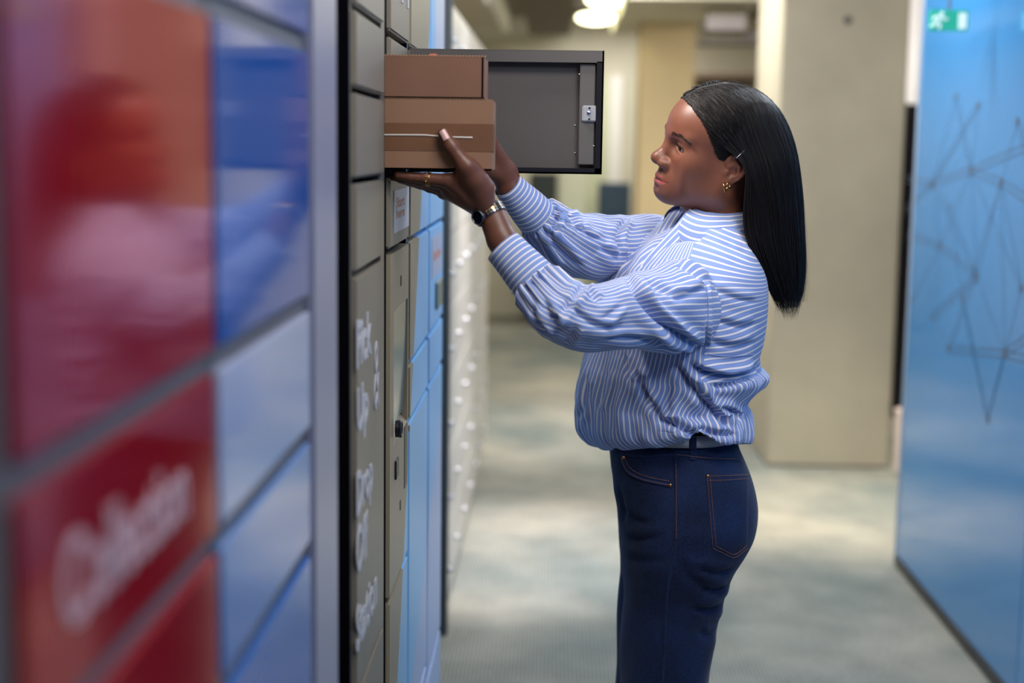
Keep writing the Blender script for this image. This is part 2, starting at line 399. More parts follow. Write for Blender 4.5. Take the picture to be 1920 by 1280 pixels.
# the open door, swung out ninety degrees, seen from its inside
DX0, DX1, DZ0, DZ1, DY = XW + .003, .0805, 1.529, 1.735, 2.452
door = box('open_door', (DX0, DY, DZ0), (DX1, DY + .005, DZ1), m_greydark, rootO); door['label'] = 'dark grey compartment door standing open'
lp = MB()
lp.box((DX0, DY - .020, DZ1 - .0012), (DX1, DY, DZ1)); lp.box((DX0, DY - .020, DZ1 - .020), (DX1, DY - .018, DZ1 - .001))
lp.link('top_lip', m_greydark, door)
lp = MB(); lp.box((DX0, DY - .020, DZ0), (DX1, DY, DZ0 + .003)); lp.box((DX0, DY - .020, DZ0), (DX1, DY - .0185, DZ0 + .010)); lp.link('bottom_lip', m_black, door)
lp = MB(); lp.box((DX1 - .003, DY - .020, DZ0), (DX1, DY, DZ1)); lp.box((DX1 - .012, DY - .020, DZ0), (DX1, DY - .0185, DZ1 - .018)); lp.link('edge_lip', m_black, door)
lp = MB(); lp.box((DX1 - .040, DY - .014, DZ0 + .016), (DX1 - .014, DY, DZ1 - .022), .001); ch = lp.link('latch_channel', m_grey_frame, door)
c = P(1105, 213, DY - .015)
lk = box('lock_plate', (c[0] - .0125, DY - .019, c[2] - .0135), (c[0] + .0125, DY - .0138, c[2] + .0135), m_zinc, door, .002); lk['label'] = 'silver lock plate'
for dx, dz, r_ in ((-.001, .001, .0035), (0, .0095, .0018), (0, -.009, .0018)):
    v, f = ball_geo((c[0] + dx, DY - .0195, c[2] + dz), (r_, .002, r_)); link('lock_pin', v, f, m_chrome if r_ > .002 else m_black, lk, True)
for px, py in ((1078, 235), (1078, 287), (1086, 140), (1113, 274)):
    q = P(px, py, DY); v, f = ball_geo((q[0], DY - (.0005 if px < 1085 else .0142), q[2]), (.0016, .001, .0016)); link('rivet', v, f, m_chrome, door, True)

rootC, dC = cabinet('parcel_locker', 'sky blue and taupe parcel locker column behind the open door', 2.475, 2.87, m_graphic, [.50, 1.085, 1.19, 1.41, 1.527, 1.64, 1.74], frame=m_cyan, gap=.008, stile=.008)
rootD, dD = cabinet('parcel_locker', 'sky blue and lilac parcel locker column at the far end of the blue tower', 2.87, 3.24, m_graphic, [.45, 1.085, 1.19, 1.41, 1.64, 1.74], frame=m_cyan, gap=.008, stile=.008)
for q in range(4):
    text_obj('lettering', '-', .08, (XW + .0012, 2.62 + .04 * (q % 2), 1.0 - .035 * q), (0, 1, 0), (0, 0, 1), m_pale, dC[1]) if False else None
sk = box('sticker', (XW + .0002, 2.93, 1.30), (XW + .001, 3.19, 1.385), m_pale, dD[3]); sk['label'] = 'pale sticker with orange writing'
text_obj('lettering', 'Start here', .03, (XW + .0011, 2.96, 1.335), (0, 1, 0), (0, 0, 1), m_orange, dD[3], bold=.0006, extrude=.0001, xscale=1.5)
cm = MB(); cm.box((XW - .001, 3.02, 1.225), (XW + .006, 3.16, 1.285), .003); cm.link('screen', m_screen, dD[3])

# the far bank beyond, set back a little, with a knob on every door
XF = -.335
def far_column(y0, y1):
    root = thing('knob_locker', 'pale grey locker column with shiny round knobs beyond the blue tower', 'locker', (XF - .25, (y0 + y1) / 2, 0), 'pale lockers with knobs along the left')
    b = MB(); b.box((XF - .5, y0, 0), (XF - .02, y1, 2.04)); b.link('carcass', m_farframe, root)
    n = 8
    for i in range(n):
        za, zb = .06 + 1.97 * i / n, .06 + 1.97 * (i + 1) / n
        d = box('door', (XF - .022, y0 + .008, za + .006), (XF, y1 - .008, zb - .006), m_far, root)
        v, f = ball_geo((XF + .010, y0 + .07, (za + zb) / 2), .011, 10, 8); link('knob', v, f, m_zinc, d, True)
    return root
def copy_tree(o, parent=None, off=(0, 0, 0)):
    c = o.copy(); COL.objects.link(c)
    if parent is not None: c.parent = parent
    else: c.location = Vector(o.location) + Vector(off)
    for ch_ in list(o.children): copy_tree(ch_, c)
    return c
m_far = mat('pale_grey_laminate', (205, 201, 196), .3, 0, .5)
m_farframe = mat('pale_frame', (140, 138, 134), .5)
fc = far_column(4.50, 4.90)
order = ('first', 'second', 'third', 'fourth', 'fifth', 'sixth', 'last')
fc['label'] = 'pale grey locker column with round knobs, the first one beyond the dark end panel'
for i in range(1, 7):
    cc = copy_tree(fc, None, (0, .4 * i, 0)); cc['label'] = 'pale grey locker column with round knobs, the %s one counting from the dark end panel' % order[i]
fend = box('end_panel', (XF - .5, 4.44, 0), (XF + .012, 4.497, 2.06), mat('dark_teal_panel', (62, 70, 76), .5)); tag(fend, 'dark upright end panel between the blue tower and the pale lockers', 'panel')

# ------------------------------------------------------------------ concrete columns
def column(name, x0, x1, y0, y1, label, m):
    r = thing(name, label, 'column', ((x0 + x1) / 2, (y0 + y1) / 2, 0))
    b = MB(); b.box((x0, y0, 0), (x1, y1, CH), .012); b.link('shaft', m, r)
    b = MB(); b.box((x0 - .004, y0 - .004, 0), (x1 + .004, y1 + .004, .012)); b.link('base_strip', m_greydark, r)
    return r
cR = column('concrete_column', 1.10, 1.71, 7.08, 7.95, 'wide raw concrete column behind the woman', m_concrete)
for q in ((1590, 38), (1560, 480)):
    c = P(*q, 7.08); v, f = disc_geo((c[0], 7.082, c[2]), (0, -1, 0), .022, .004, 18); link('tie_hole', v, f, m_greydark if q[1] < 100 else m_concrete, cR)
column('concrete_column', .63, 1.03, 10.8, 11.3, 'smaller beige column far down the aisle', mat('beige_concrete', (204, 184, 146), .8, noise=.06, nscale=2))

# ------------------------------------------------------------------ blue glazed partition on the right
XP = 1.342
m_pane = mat('blue_backed_glass', (58, 128, 188), .07, 0, .6, ior=1.58, noise=.06, nscale=.8)
m_net = mat('charcoal_line_print', (58, 74, 96), .5)
m_net2 = mat('faint_line_print', (68, 110, 152), .5)
pr = thing('glass_partition', 'tall glossy blue glass partition printed with a network of dark lines and dots', 'partition', (XP + .03, 2.8, 0))
ys = [5.355, 3.93, 2.5, 1.1, -.3]
for i in range(4):
    pn = box('pane', (XP, ys[i + 1] + .003, .042), (XP + .02, ys[i] - .003, CH - .03), m_pane, pr, .001)
    if i == 0: pane0 = pn
box('skirting', (XP - .006, ys[-1], 0), (XP + .03, ys[0], .042), m_black, pr)
box('end_trim', (XP - .002, ys[0], 0), (XP + .05, ys[0] + .03, CH), mat('pale_blue_trim', (128, 146, 170), .6), pr)
box('head_rail', (XP - .006, ys[-1], CH - .03), (XP + .03, ys[0], CH), m_greydark, pr)
N = {'a': (1793, 180), 'b': (1835, 198), 'c': (1908, 228), 'd': (1820, 320), 'e': (1748, 345), 'f': (1877, 342), 'g': (1780, 387), 'h': (1762, 460),
     'i': (1832, 519), 'j': (1805, 560), 'k': (1748, 594), 'l': (1779, 655), 'm': (1884, 663), 'n': (1852, 786), 'o': (1915, 540), 'p': (1990, 250),
     'q': (1700, 335), 'r': (1698, 395), 's': (1960, 395), 't': (1990, 690), 'u': (1985, 590), 'v': (1712, 560), 'w': (1702, 440)}
NP = {k: PX(*v, XP)[1:] for k, v in N.items()}
def strip(b, p, q, w):
    p, q = np.array(p), np.array(q); t = _n(q - p); n_ = np.array([-t[1], t[0]]) * w / 2; k = len(b.v)
    for s_ in (p + n_, q + n_, q - n_, p - n_): b.v.append((XP - .0006, s_[0], s_[1]))
    b.f.append([k, k + 1, k + 2, k + 3]); b.m.append(0)
b1, b2 = MB(), MB()
for e in ('d p', 'd e', 'l m', 'e r', 'b e', 'i k', 'h i', 'd f', 'f s', 'm t', 'm u', 'c s', 'h w', 'a d', 'q e'):
    p, q = e.split(); p, q = NP[p], NP[q]; t = _n(q - p); n_ = np.array([-t[1], t[0]]) * .010
    strip(b1, p + n_, q + n_, .0035); strip(b1, p - n_, q - n_, .0035)
for e in ('e g', 'g i', 'd h', 'd o', 'f i', 'c f', 'f o', 'd i', 'g j', 'k l', 'l i', 'i m', 'n m', 'o m', 'm n', 'j n', 'h k', 'e h', 'b d', 'h v', 'f l', 'm f', 'a e', 'n j', 'i e'):
    p, q = e.split(); strip(b2, NP[p], NP[q], .0065)
b1.link('network_lines', m_net, pane0)
b2.link('network_faint_lines', m_net2, pane0)
for k, c in NP.items():
    v, f = disc_geo((XP - .001, c[0], c[1]), (1, 0, 0), .013 if k in 'abcdfilmino' else .011, .0008, 14)
    v = np.asarray(v); v[:, 1] = c[0] + (v[:, 1] - c[0]) * 1.25
    if ys[-2] < c[0] < ys[0]: link('network_dot', v, f, m_net, pane0)

# exit sign standing out from the partition
m_exit = mat('green_sign', (30, 165, 135), .4, emit=(40, 190, 160), estr=.25)
c0, c1 = P(1744, 18, 4.5), P(1815, 58, 4.5)
ex = thing('exit_sign', 'small green exit sign with a white running figure at the top of the blue glass', 'sign', ((c0[0] + c1[0]) / 2, 4.5, c1[2]))
box('plate', (c0[0], 4.5, c1[2]), (c1[0], 4.512, c0[2]), m_exit, ex, .002)
b = MB(); b.tube([((c0[0] + c1[0]) / 2, 4.506, c0[2] - .001), ((c0[0] + c1[0]) / 2, 4.506, CH - .001)], .004, 8); b.link('rod', m_greydark, ex)
m_pict = mat('white_pictogram', (225, 240, 240), .4, emit=(225, 240, 240), estr=.3)
hgt = c0[2] - c1[2]; X0 = c0[0]; Z0 = c1[2]
bx_ = MB(); bx_.box((X0 + .088, 4.4985, Z0 + hgt * .1), (X0 + .112, 4.5, Z0 + hgt * .86)); bx_.link('door_pictogram', m_pict, ex)
mn = MB()
U = lambda x, z: np.array([X0 + x * .1, 4.4985, Z0 + hgt * z])
mn.add(*ball_geo(U(.37, .80), (.006, .002, .006)))
for pts in ([(.34, .68), (.22, .42)], [(.22, .42), (.34, .28), (.30, .08)], [(.22, .42), (.14, .25), (.02, .22)], [(.34, .66), (.46, .52), (.54, .58)], [(.33, .66), (.16, .66), (.10, .50)]):
    mn.tube([U(*p) for p in pts] if len(pts) > 2 else [U(*pts[0]), (U(*pts[0]) + U(*pts[1])) / 2, U(*pts[1])], .0035, 6)
mn.link('running_figure', m_pict, ex)

# ------------------------------------------------------------------ far end of the aisle, soft in the photograph
def lamp(cx, cy, z, rx, ry, label):
    r = thing('ceiling_lamp', label, 'lamp', (cx, cy, z))
    v, f = tube_geo([(cx, cy, z + .05), (cx, cy, z)], [rx, rx], 24); v = np.asarray(v); v[:, 1] = cy + (v[:, 1] - cy) * ry / rx; link('housing', v, f, m_white, r)
    v, f = ball_geo((cx, cy, z), (rx * .92, ry * .92, .035), 24, 10); link('diffuser', v, f, m_lamp, r, True)
    b = MB(); b.tube([(cx, cy, z + .05), (cx, cy, CH - .001)], .012, 8); b.link('rod', m_greydark, r)
c = P(1118, 33, 11.6); lamp(c[0], 11.6, c[2], .17, .5, 'round warm ceiling lamp, the lower of the two down the aisle')
c = P(1140, -2, 10.4); lamp(c[0], 10.4, c[2], .17, .5, 'round warm ceiling lamp, the upper one cut by the frame')
rf = thing('ceiling_raft', 'dark grey hanging ceiling panel above the far aisle', 'panel', (-.06, 11, 2.6))
box('board', (-.25, 8.2, 2.6), (.12, 13.2, 2.64), m_ceildark, rf, .004)
for yy in (8.6, 10.5, 12.6):
    b = MB(); b.tube([(-.06, yy, 2.64), (-.06, yy, CH - .001)], .006, 6); b.link('hanger', m_greydark, rf)
tb = thing('strip_light', 'long grey strip light hung over the far lockers', 'lamp', (-.5, 9.6, 2.5))
box('housing', (-.72, 8.0, 2.50), (-.43, 11.4, 2.62), mat('grey_luminaire', (168, 158, 146), .5), tb, .004)
box('reflector', (-.43, 8.0, 2.48), (-.37, 11.4, 2.62), m_white, tb, .004)
box('tube_lens', (-.455, 8.2, 2.488), (-.42, 9.3, 2.50), m_lampw, tb, .002)
b = MB(); b.tube([(-.55, 8.6, 2.62), (-.55, 8.6, CH - .001)], .006, 6); b.tube([(-.55, 10.8, 2.62), (-.55, 10.8, CH - .001)], .006, 6); b.link('hanger', m_greydark, tb)
sf_ = box('soffit', (.45, 9.2, 2.52), (1.32, 12.0, CH - .001), m_cream); sf_['kind'] = 'structure'; sf_.name = 'trim_1'
dk = thing('air_duct', 'pale metal air duct crossing under the ceiling left of the concrete column', 'duct', (1.7, 9.6, 2.2))
m_duct = mat('galvanised_duct', (168, 160, 162), .45, .3)
box('duct_box', (.98, 9.55, 2.36), (1.24, 9.9, 2.46), m_duct, dk, .006)
box('tray', (.96, 9.5, 2.28), (2.6, 9.95, 2.30), m_greydark, dk)
for xx in (1.0, 1.22, 1.6, 2.2):
    b = MB(); b.tube([(xx, 9.7, 2.30), (xx, 9.7, CH - .001)], .006, 6); b.link('hanger', m_greydark, dk)
b = MB(); b.tube([(1.25, 9.7, 2.34), (2.6, 9.7, 2.34)], .03, 12); b.link('pipe', m_duct, dk, True)
sh = thing('wall_cabinet', 'pale wall cabinet with an orange brown panel behind the woman\'s head', 'cabinet', (1.35, 12.9, 1.9))
box('body', (.9, 12.9, 1.95), (2.0, 13.398, 2.12), mat('pale_panel', (176, 168, 150), .6), sh, .004)
box('shelf', (.9, 12.85, 2.22), (2.0, 13.398, 2.26), mat('brown_shelf', (150, 128, 112), .6), sh, .004)
box('door_panel', (1.55, 12.88, 1.955), (1.85, 12.90, 2.115), mat('orange_wood', (176, 96, 48), .5), sh, .003)
ps = thing('white_door', 'pale far doorway leaf between the open locker door and the woman\'s face', 'door', (.62, 13.35, 0))
box('leaf', (.25, 13.36, .01), (.5, 13.398, 2.2), mat('pale_green_leaf', (196, 200, 170), .6), ps, .004)
box('jamb', (.50, 13.34, .01), (.62, 13.398, 2.25), m_white, ps, .004)
for (x0, x1, z0_, z1_, col, nm, lab, cat) in (
        (-.22, .03, .0, 1.36, (24, 38, 36), 'cabinet', 'dark green-black cupboard at the end of the aisle', 'cabinet'),
        (.05, .28, .0, 1.40, (200, 204, 186), 'cabinet', 'pale cupboard beside the dark one at the aisle end', 'cabinet'),
        (.40, .68, .0, 1.28, (26, 54, 78), 'notice_stand', 'dark blue standing panel at the aisle end', 'stand')):
    r = thing(nm, lab, cat, ((x0 + x1) / 2, 12.8, 0)); mm = mat(nm + '_paint', col, .5)
    box('body', (x0, 12.7, .04), (x1, 13.0, z1_), mm, r, .006); box('plinth', (x0 + .02, 12.72, 0), (x1 - .02, 12.98, .04), m_black, r)
    box('door' if cat == 'cabinet' else 'board', (x0 + .01, 12.685, .07), (x1 - .01, 12.70, z1_ - .02), mm, r, .003)
# beyond the column, in the gap beside the blue glass
bk = thing('tall_cabinet', 'tall black cabinet glimpsed between the concrete column and the blue glass', 'cabinet', (2.1, 8.7, 0))
box('body', (1.98, 8.5, .05), (2.35, 9.0, 1.86), m_black, bk, .006); box('plinth', (2.0, 8.52, 0), (2.33, 8.98, .05), m_greydark, bk); box('door', (1.985, 8.488, .08), (2.345, 8.5, 1.84), m_black, bk, .003)
wp = thing('hanging_light', 'white vertical light tube beside the top of the concrete column', 'lamp', (1.76, 7.0, 1.9))
c = P(1712, 195, 6.9)
b = MB(); b.tube([(c[0], 6.9, c[2]), (c[0], 6.9, c[2] + .012), (c[0], 6.9, c[2] + .03), (c[0], 6.9, CH - .001)], [.026, .034, .036, .036], 16); b.link('diffuser', m_lampw, wp, True)
v, f = ring_geo((c[0], 6.9, c[2] + .05), (0, 0, 1), .036, .002, 18, 6); link('collar', v, f, m_white, wp, True)

bn = thing('waste_bin', 'small pale pinkish bin on the floor between the concrete column and the blue glass', 'bin', (1.79, 7.0, 0))
m_bin = mat('pale_pink_bin', (222, 204, 196), .5)
v, f = tube_geo([(1.79, 7.0, .0), (1.79, 7.0, .01), (1.79, 7.0, .30), (1.79, 7.0, .31)], [.066, .070, .078, .076], 24); link('body', v, f, m_bin, bn)
v, f = ring_geo((1.79, 7.0, .31), (0, 0, 1), .077, .005, 24, 8); link('rim', v, f, m_bin, bn, True)
# ------------------------------------------------------------------ the two cardboard boxes
m_card = mat('brown_cardboard', (142, 104, 80), .8, noise=.05, nscale=14, bump=.06, bscale=300)
m_card2 = mat('darker_cardboard', (126, 88, 68), .8, noise=.05, nscale=14, bump=.06, bscale=300)
m_edge = mat('cut_cardboard_edge', (176, 140, 112), .9)
m_tape = mat('brown_parcel_tape', (118, 82, 60), .3, 0, .5, noise=.05, nscale=20)
m_tape_line = mat('pale_tape_line', (216, 205, 196), .35)
BY0, BY1 = 2.155, 2.275
def carton(name, label, x0, x1, z0, z1, m, tape):
    r = thing(name, label, 'box', ((x0 + x1) / 2, (BY0 + BY1) / 2, z0))
    b = MB(); t = .0035
    b.box((x0, BY0, z0), (x1, BY0 + t, z1), .0008); b.box((x0, BY1 - t, z0), (x1, BY1, z1), .0008)
    b.box((x0, BY0, z0), (x0 + t, BY1, z1), .0008); b.box((x1 - t, BY0 + .0006, z0 + .0006), (x1 - .0006, BY1, z1 - .0006), .0008)
    b.box((x0, BY0, z0), (x1, BY1, z0 + t), .0008)
    b.link('carton', m, r)
    b = MB(); b.box((x0, BY0 + .0004, z1 - t), (x1 - .0004, (BY0 + BY1) / 2 - .0006, z1 + .0004), .0008); b.box((x0, (BY0 + BY1) / 2 + .0006, z1 - t), (x1 - .0004, BY1, z1 + .0004), .0008)
    b.link('top_flap', m, r)
    return r
q0, q1 = P(910, 105, BY0), P(910, 186, BY0)
bxT = carton('cardboard_box', 'smaller dark brown cardboard box, upper of the two being pushed in', -.33, q0[0] - .001, q1[2], q0[2], m_card2, False)
b = MB()
for i in range(34):                                                     # corrugated cut edges
    x = -.262 + i * .0047
    b.box((x, BY0 - .0006, q0[2] - .0012), (x + .0026, BY0 + .002, q0[2] + .0006)); b.box((x, BY0 - .0006, q1[2]), (x + .0026, BY0 + .002, q1[2] + .0007))
b.link('corrugated_edge', m_edge, bxT)
box('side_slit', (q0[0] - .0052, BY0 - .0004, q1[2] + .002), (q0[0] - .0026, BY0 + .002, q0[2] - .002), m_gap, bxT)
t = MB(); c = P(812, 104, BY0 + .02); t.v += [(c[0] - .008, BY0 + .02, c[2] - .002), (c[0] + .010, BY0 + .022, c[2] - .002), (c[0] + .004, BY0 + .024, c[2] + .003), (c[0] - .005, BY0 + .022, c[2] + .0025)]; t.f.append([0, 1, 2, 3]); t.m.append(0)
t.link('red_tear_tab', mat('red_tab', (190, 92, 62), .6), bxT)
q2, q3 = P(924, 190, BY0), P(924, 320, BY0)
bxB = carton('cardboard_box', 'larger taped cardboard box, lower of the two, resting on her hands', -.36, q2[0], q3[2], q1[2] - .0006, m_card, True)
ta, tb_ = P(800, 231, BY0)[2], P(800, 283, BY0)[2]
b = MB(); b.box((-.36, BY0 - .0005, tb_), (q2[0] + .0004, BY0 + .001, ta)); b.box((q2[0] - .001, BY0 - .0004, tb_), (q2[0] + .0005, BY0 + .06, ta)); b.link('tape', m_tape, bxB)
l0, l1 = P(733, 253, BY0), P(886, 258, BY0)
b = MB(); b.tube([(l0[0] - .02, BY0 - .0007, l0[2]), ((l0[0] * .6 + l1[0] * .4), BY0 - .0008, l0[2] + .0006), ((l0[0] * .3 + l1[0] * .7), BY0 - .0007, l1[2] + .0004), (l1[0], BY0 - .0007, l1[2])], [.0012, .0014, .0013, .0015], 6); b.link('tape_seam', m_tape_line, bxB)  # thin pale line along the tape

# ------------------------------------------------------------------ distance-field modelling for the body
class Field:
    def __init__(s, lo, hi, h):
        s.h = h; s.lo = np.asarray(lo, float); s.n = np.ceil((np.asarray(hi) - s.lo) / h).astype(int) + 1
        s.f = np.full(s.n, 1.0, np.float32)
    def sub(s, lo, hi, pad):
        a = np.clip(np.floor((lo - pad - s.lo) / s.h).astype(int), 0, s.n - 1); b = np.clip(np.ceil((hi + pad - s.lo) / s.h).astype(int) + 1, 1, s.n)
        sl = tuple(slice(i, j) for i, j in zip(a, b))
        g = [((np.arange(i, j) * s.h) + o).astype(np.float32) for i, j, o in zip(a, b, s.lo)]
        return sl, np.meshgrid(*g, indexing='ij', sparse=True)
    def put(s, sl, d, k, mode):
        a = s.f[sl]
        if mode == 'add':
            h = np.maximum(k - np.abs(a - d), 0) / max(k, 1e-9); s.f[sl] = np.minimum(a, d) - h * h * k * .25
        else:
            d = -d; h = np.maximum(k - np.abs(a - d), 0) / max(k, 1e-9); s.f[sl] = np.maximum(a, d) + h * h * k * .25
    def cap(s, a, b, ra, rb, k=.004, mode='add', flat=None):
        a, b = np.asarray(a, float), np.asarray(b, float); R = max(ra, rb)
        sl, (x, y, z) = s.sub(np.minimum(a, b) - R, np.maximum(a, b) + R, k + 3 * s.h + .004)
        ab = b - a; L = ab.dot(ab) + 1e-12
        t = np.clip(((x - a[0]) * ab[0] + (y - a[1]) * ab[1] + (z - a[2]) * ab[2]) / L, 0, 1)
        vx, vy, vz = x - a[0] - t * ab[0], y - a[1] - t * ab[1], z - a[2] - t * ab[2]
        r = ra + (rb - ra) * t
        if flat is not None:                                            # flattened along a direction: (unit vector, factor)
            n, fct = flat; dn = vx * n[0] + vy * n[1] + vz * n[2]
            q = np.sqrt(np.maximum(vx * vx + vy * vy + vz * vz - dn * dn, 0) + (dn / fct) ** 2) - r
            q = q * (.5 + .5 * fct)
        else: q = np.sqrt(vx * vx + vy * vy + vz * vz) - r
        s.put(sl, q, k, mode)
    def chain(s, pts, rs, k=.004, mode='add', flat=None):
        for i in range(len(pts) - 1): s.cap(pts[i], pts[i + 1], rs[i], rs[i + 1], k, mode, flat)
    def ell(s, c, r, k=.004, mode='add', R=None):
        c, r = np.asarray(c, float), np.asarray(r, float); m = r.max() if R is not None else r
        sl, (x, y, z) = s.sub(c - m, c + m, k + 3 * s.h + .004)
        x, y, z = x - c[0], y - c[1], z - c[2]
        if R is not None:
            x, y, z = (R[0][0] * x + R[1][0] * y + R[2][0] * z, R[0][1] * x + R[1][1] * y + R[2][1] * z, R[0][2] * x + R[1][2] * y + R[2][2] * z)
        k0 = np.sqrt((x / r[0]) ** 2 + (y / r[1]) ** 2 + (z / r[2]) ** 2); k1 = np.sqrt((x / r[0] ** 2) ** 2 + (y / r[1] ** 2) ** 2 + (z / r[2] ** 2) ** 2)
        s.put(sl, k0 * (k0 - 1) / np.maximum(k1, 1e-6), k, mode)
    def mesh(s):
        f = s.f; I = f < 0; n = np.array(f.shape)
        c = np.zeros(n - 1, np.int8)
        for d in np.ndindex(2, 2, 2): c += I[d[0]:n[0] - 1 + d[0], d[1]:n[1] - 1 + d[1], d[2]:n[2] - 1 + d[2]]
        act = np.argwhere((c > 0) & (c < 8)); idx = np.full(n - 1, -1, np.int64); idx[tuple(act.T)] = np.arange(len(act))
        val = {d: f[act[:, 0] + d[0], act[:, 1] + d[1], act[:, 2] + d[2]] for d in np.ndindex(2, 2, 2)}
        acc = np.zeros((len(act), 3)); cnt = np.zeros(len(act))
        cor = list(np.ndindex(2, 2, 2))
        for i, a in enumerate(cor):
            for b in cor[i + 1:]:
                if sum(abs(p - q) for p, q in zip(a, b)) != 1: continue
                va, vb = val[a], val[b]; m = (va < 0) != (vb < 0)
                t = np.where(m, va / np.where(m, va - vb, 1), 0)
                acc += m[:, None] * (np.array(a) + t[:, None] * (np.array(b) - np.array(a))); cnt += m
        V = s.lo + s.h * (act + acc / cnt[:, None])
        Q = []
        for ax in range(3):
            o = [0, 0, 0]; o[ax] = 1; A = I[:n[0] - o[0], :n[1] - o[1], :n[2] - o[2]]; B = I[o[0]:, o[1]:, o[2]:]
            e = np.argwhere(A != B); u, v = (ax + 1) % 3, (ax + 2) % 3
            e = e[(e[:, u] > 0) & (e[:, v] > 0) & (e[:, u] < n[u] - 1) & (e[:, v] < n[v] - 1)]
            fl = A[tuple(e.T)]
            def at(du, dv):
                w = e.copy(); w[:, u] += du; w[:, v] += dv; return idx[tuple(w.T)]
            q = np.stack([at(-1, -1), at(0, -1), at(0, 0), at(-1, 0)], 1); q[~fl] = q[~fl][:, ::-1]; Q.append(q)
        return V, np.concatenate(Q)

# ------------------------------------------------------------------ the head, in its own frame: x forward, y to her left, z up (metres)
_ya, _pi, _ro = math.radians(13.3), math.radians(6.8), math.radians(-14)
_f = np.array([-math.cos(_ya) * math.cos(_pi), -math.sin(_ya) * math.cos(_pi), math.sin(_pi)]); _l = np.array([math.sin(_ya), -math.cos(_ya), 0]); _u = np.cross(_f, _l)
HR = np.array([_f, math.cos(_ro) * _l + math.sin(_ro) * _u, -math.sin(_ro) * _l + math.cos(_ro) * _u]).T
HC = np.array([.279, 2.47, 1.5565])
def h2w(p): return HC + np.asarray(p, float) @ HR.T
def w2h(p): return (np.asarray(p, float) - HC) @ HR
mm = lambda *a: np.array(a) / 1000.0

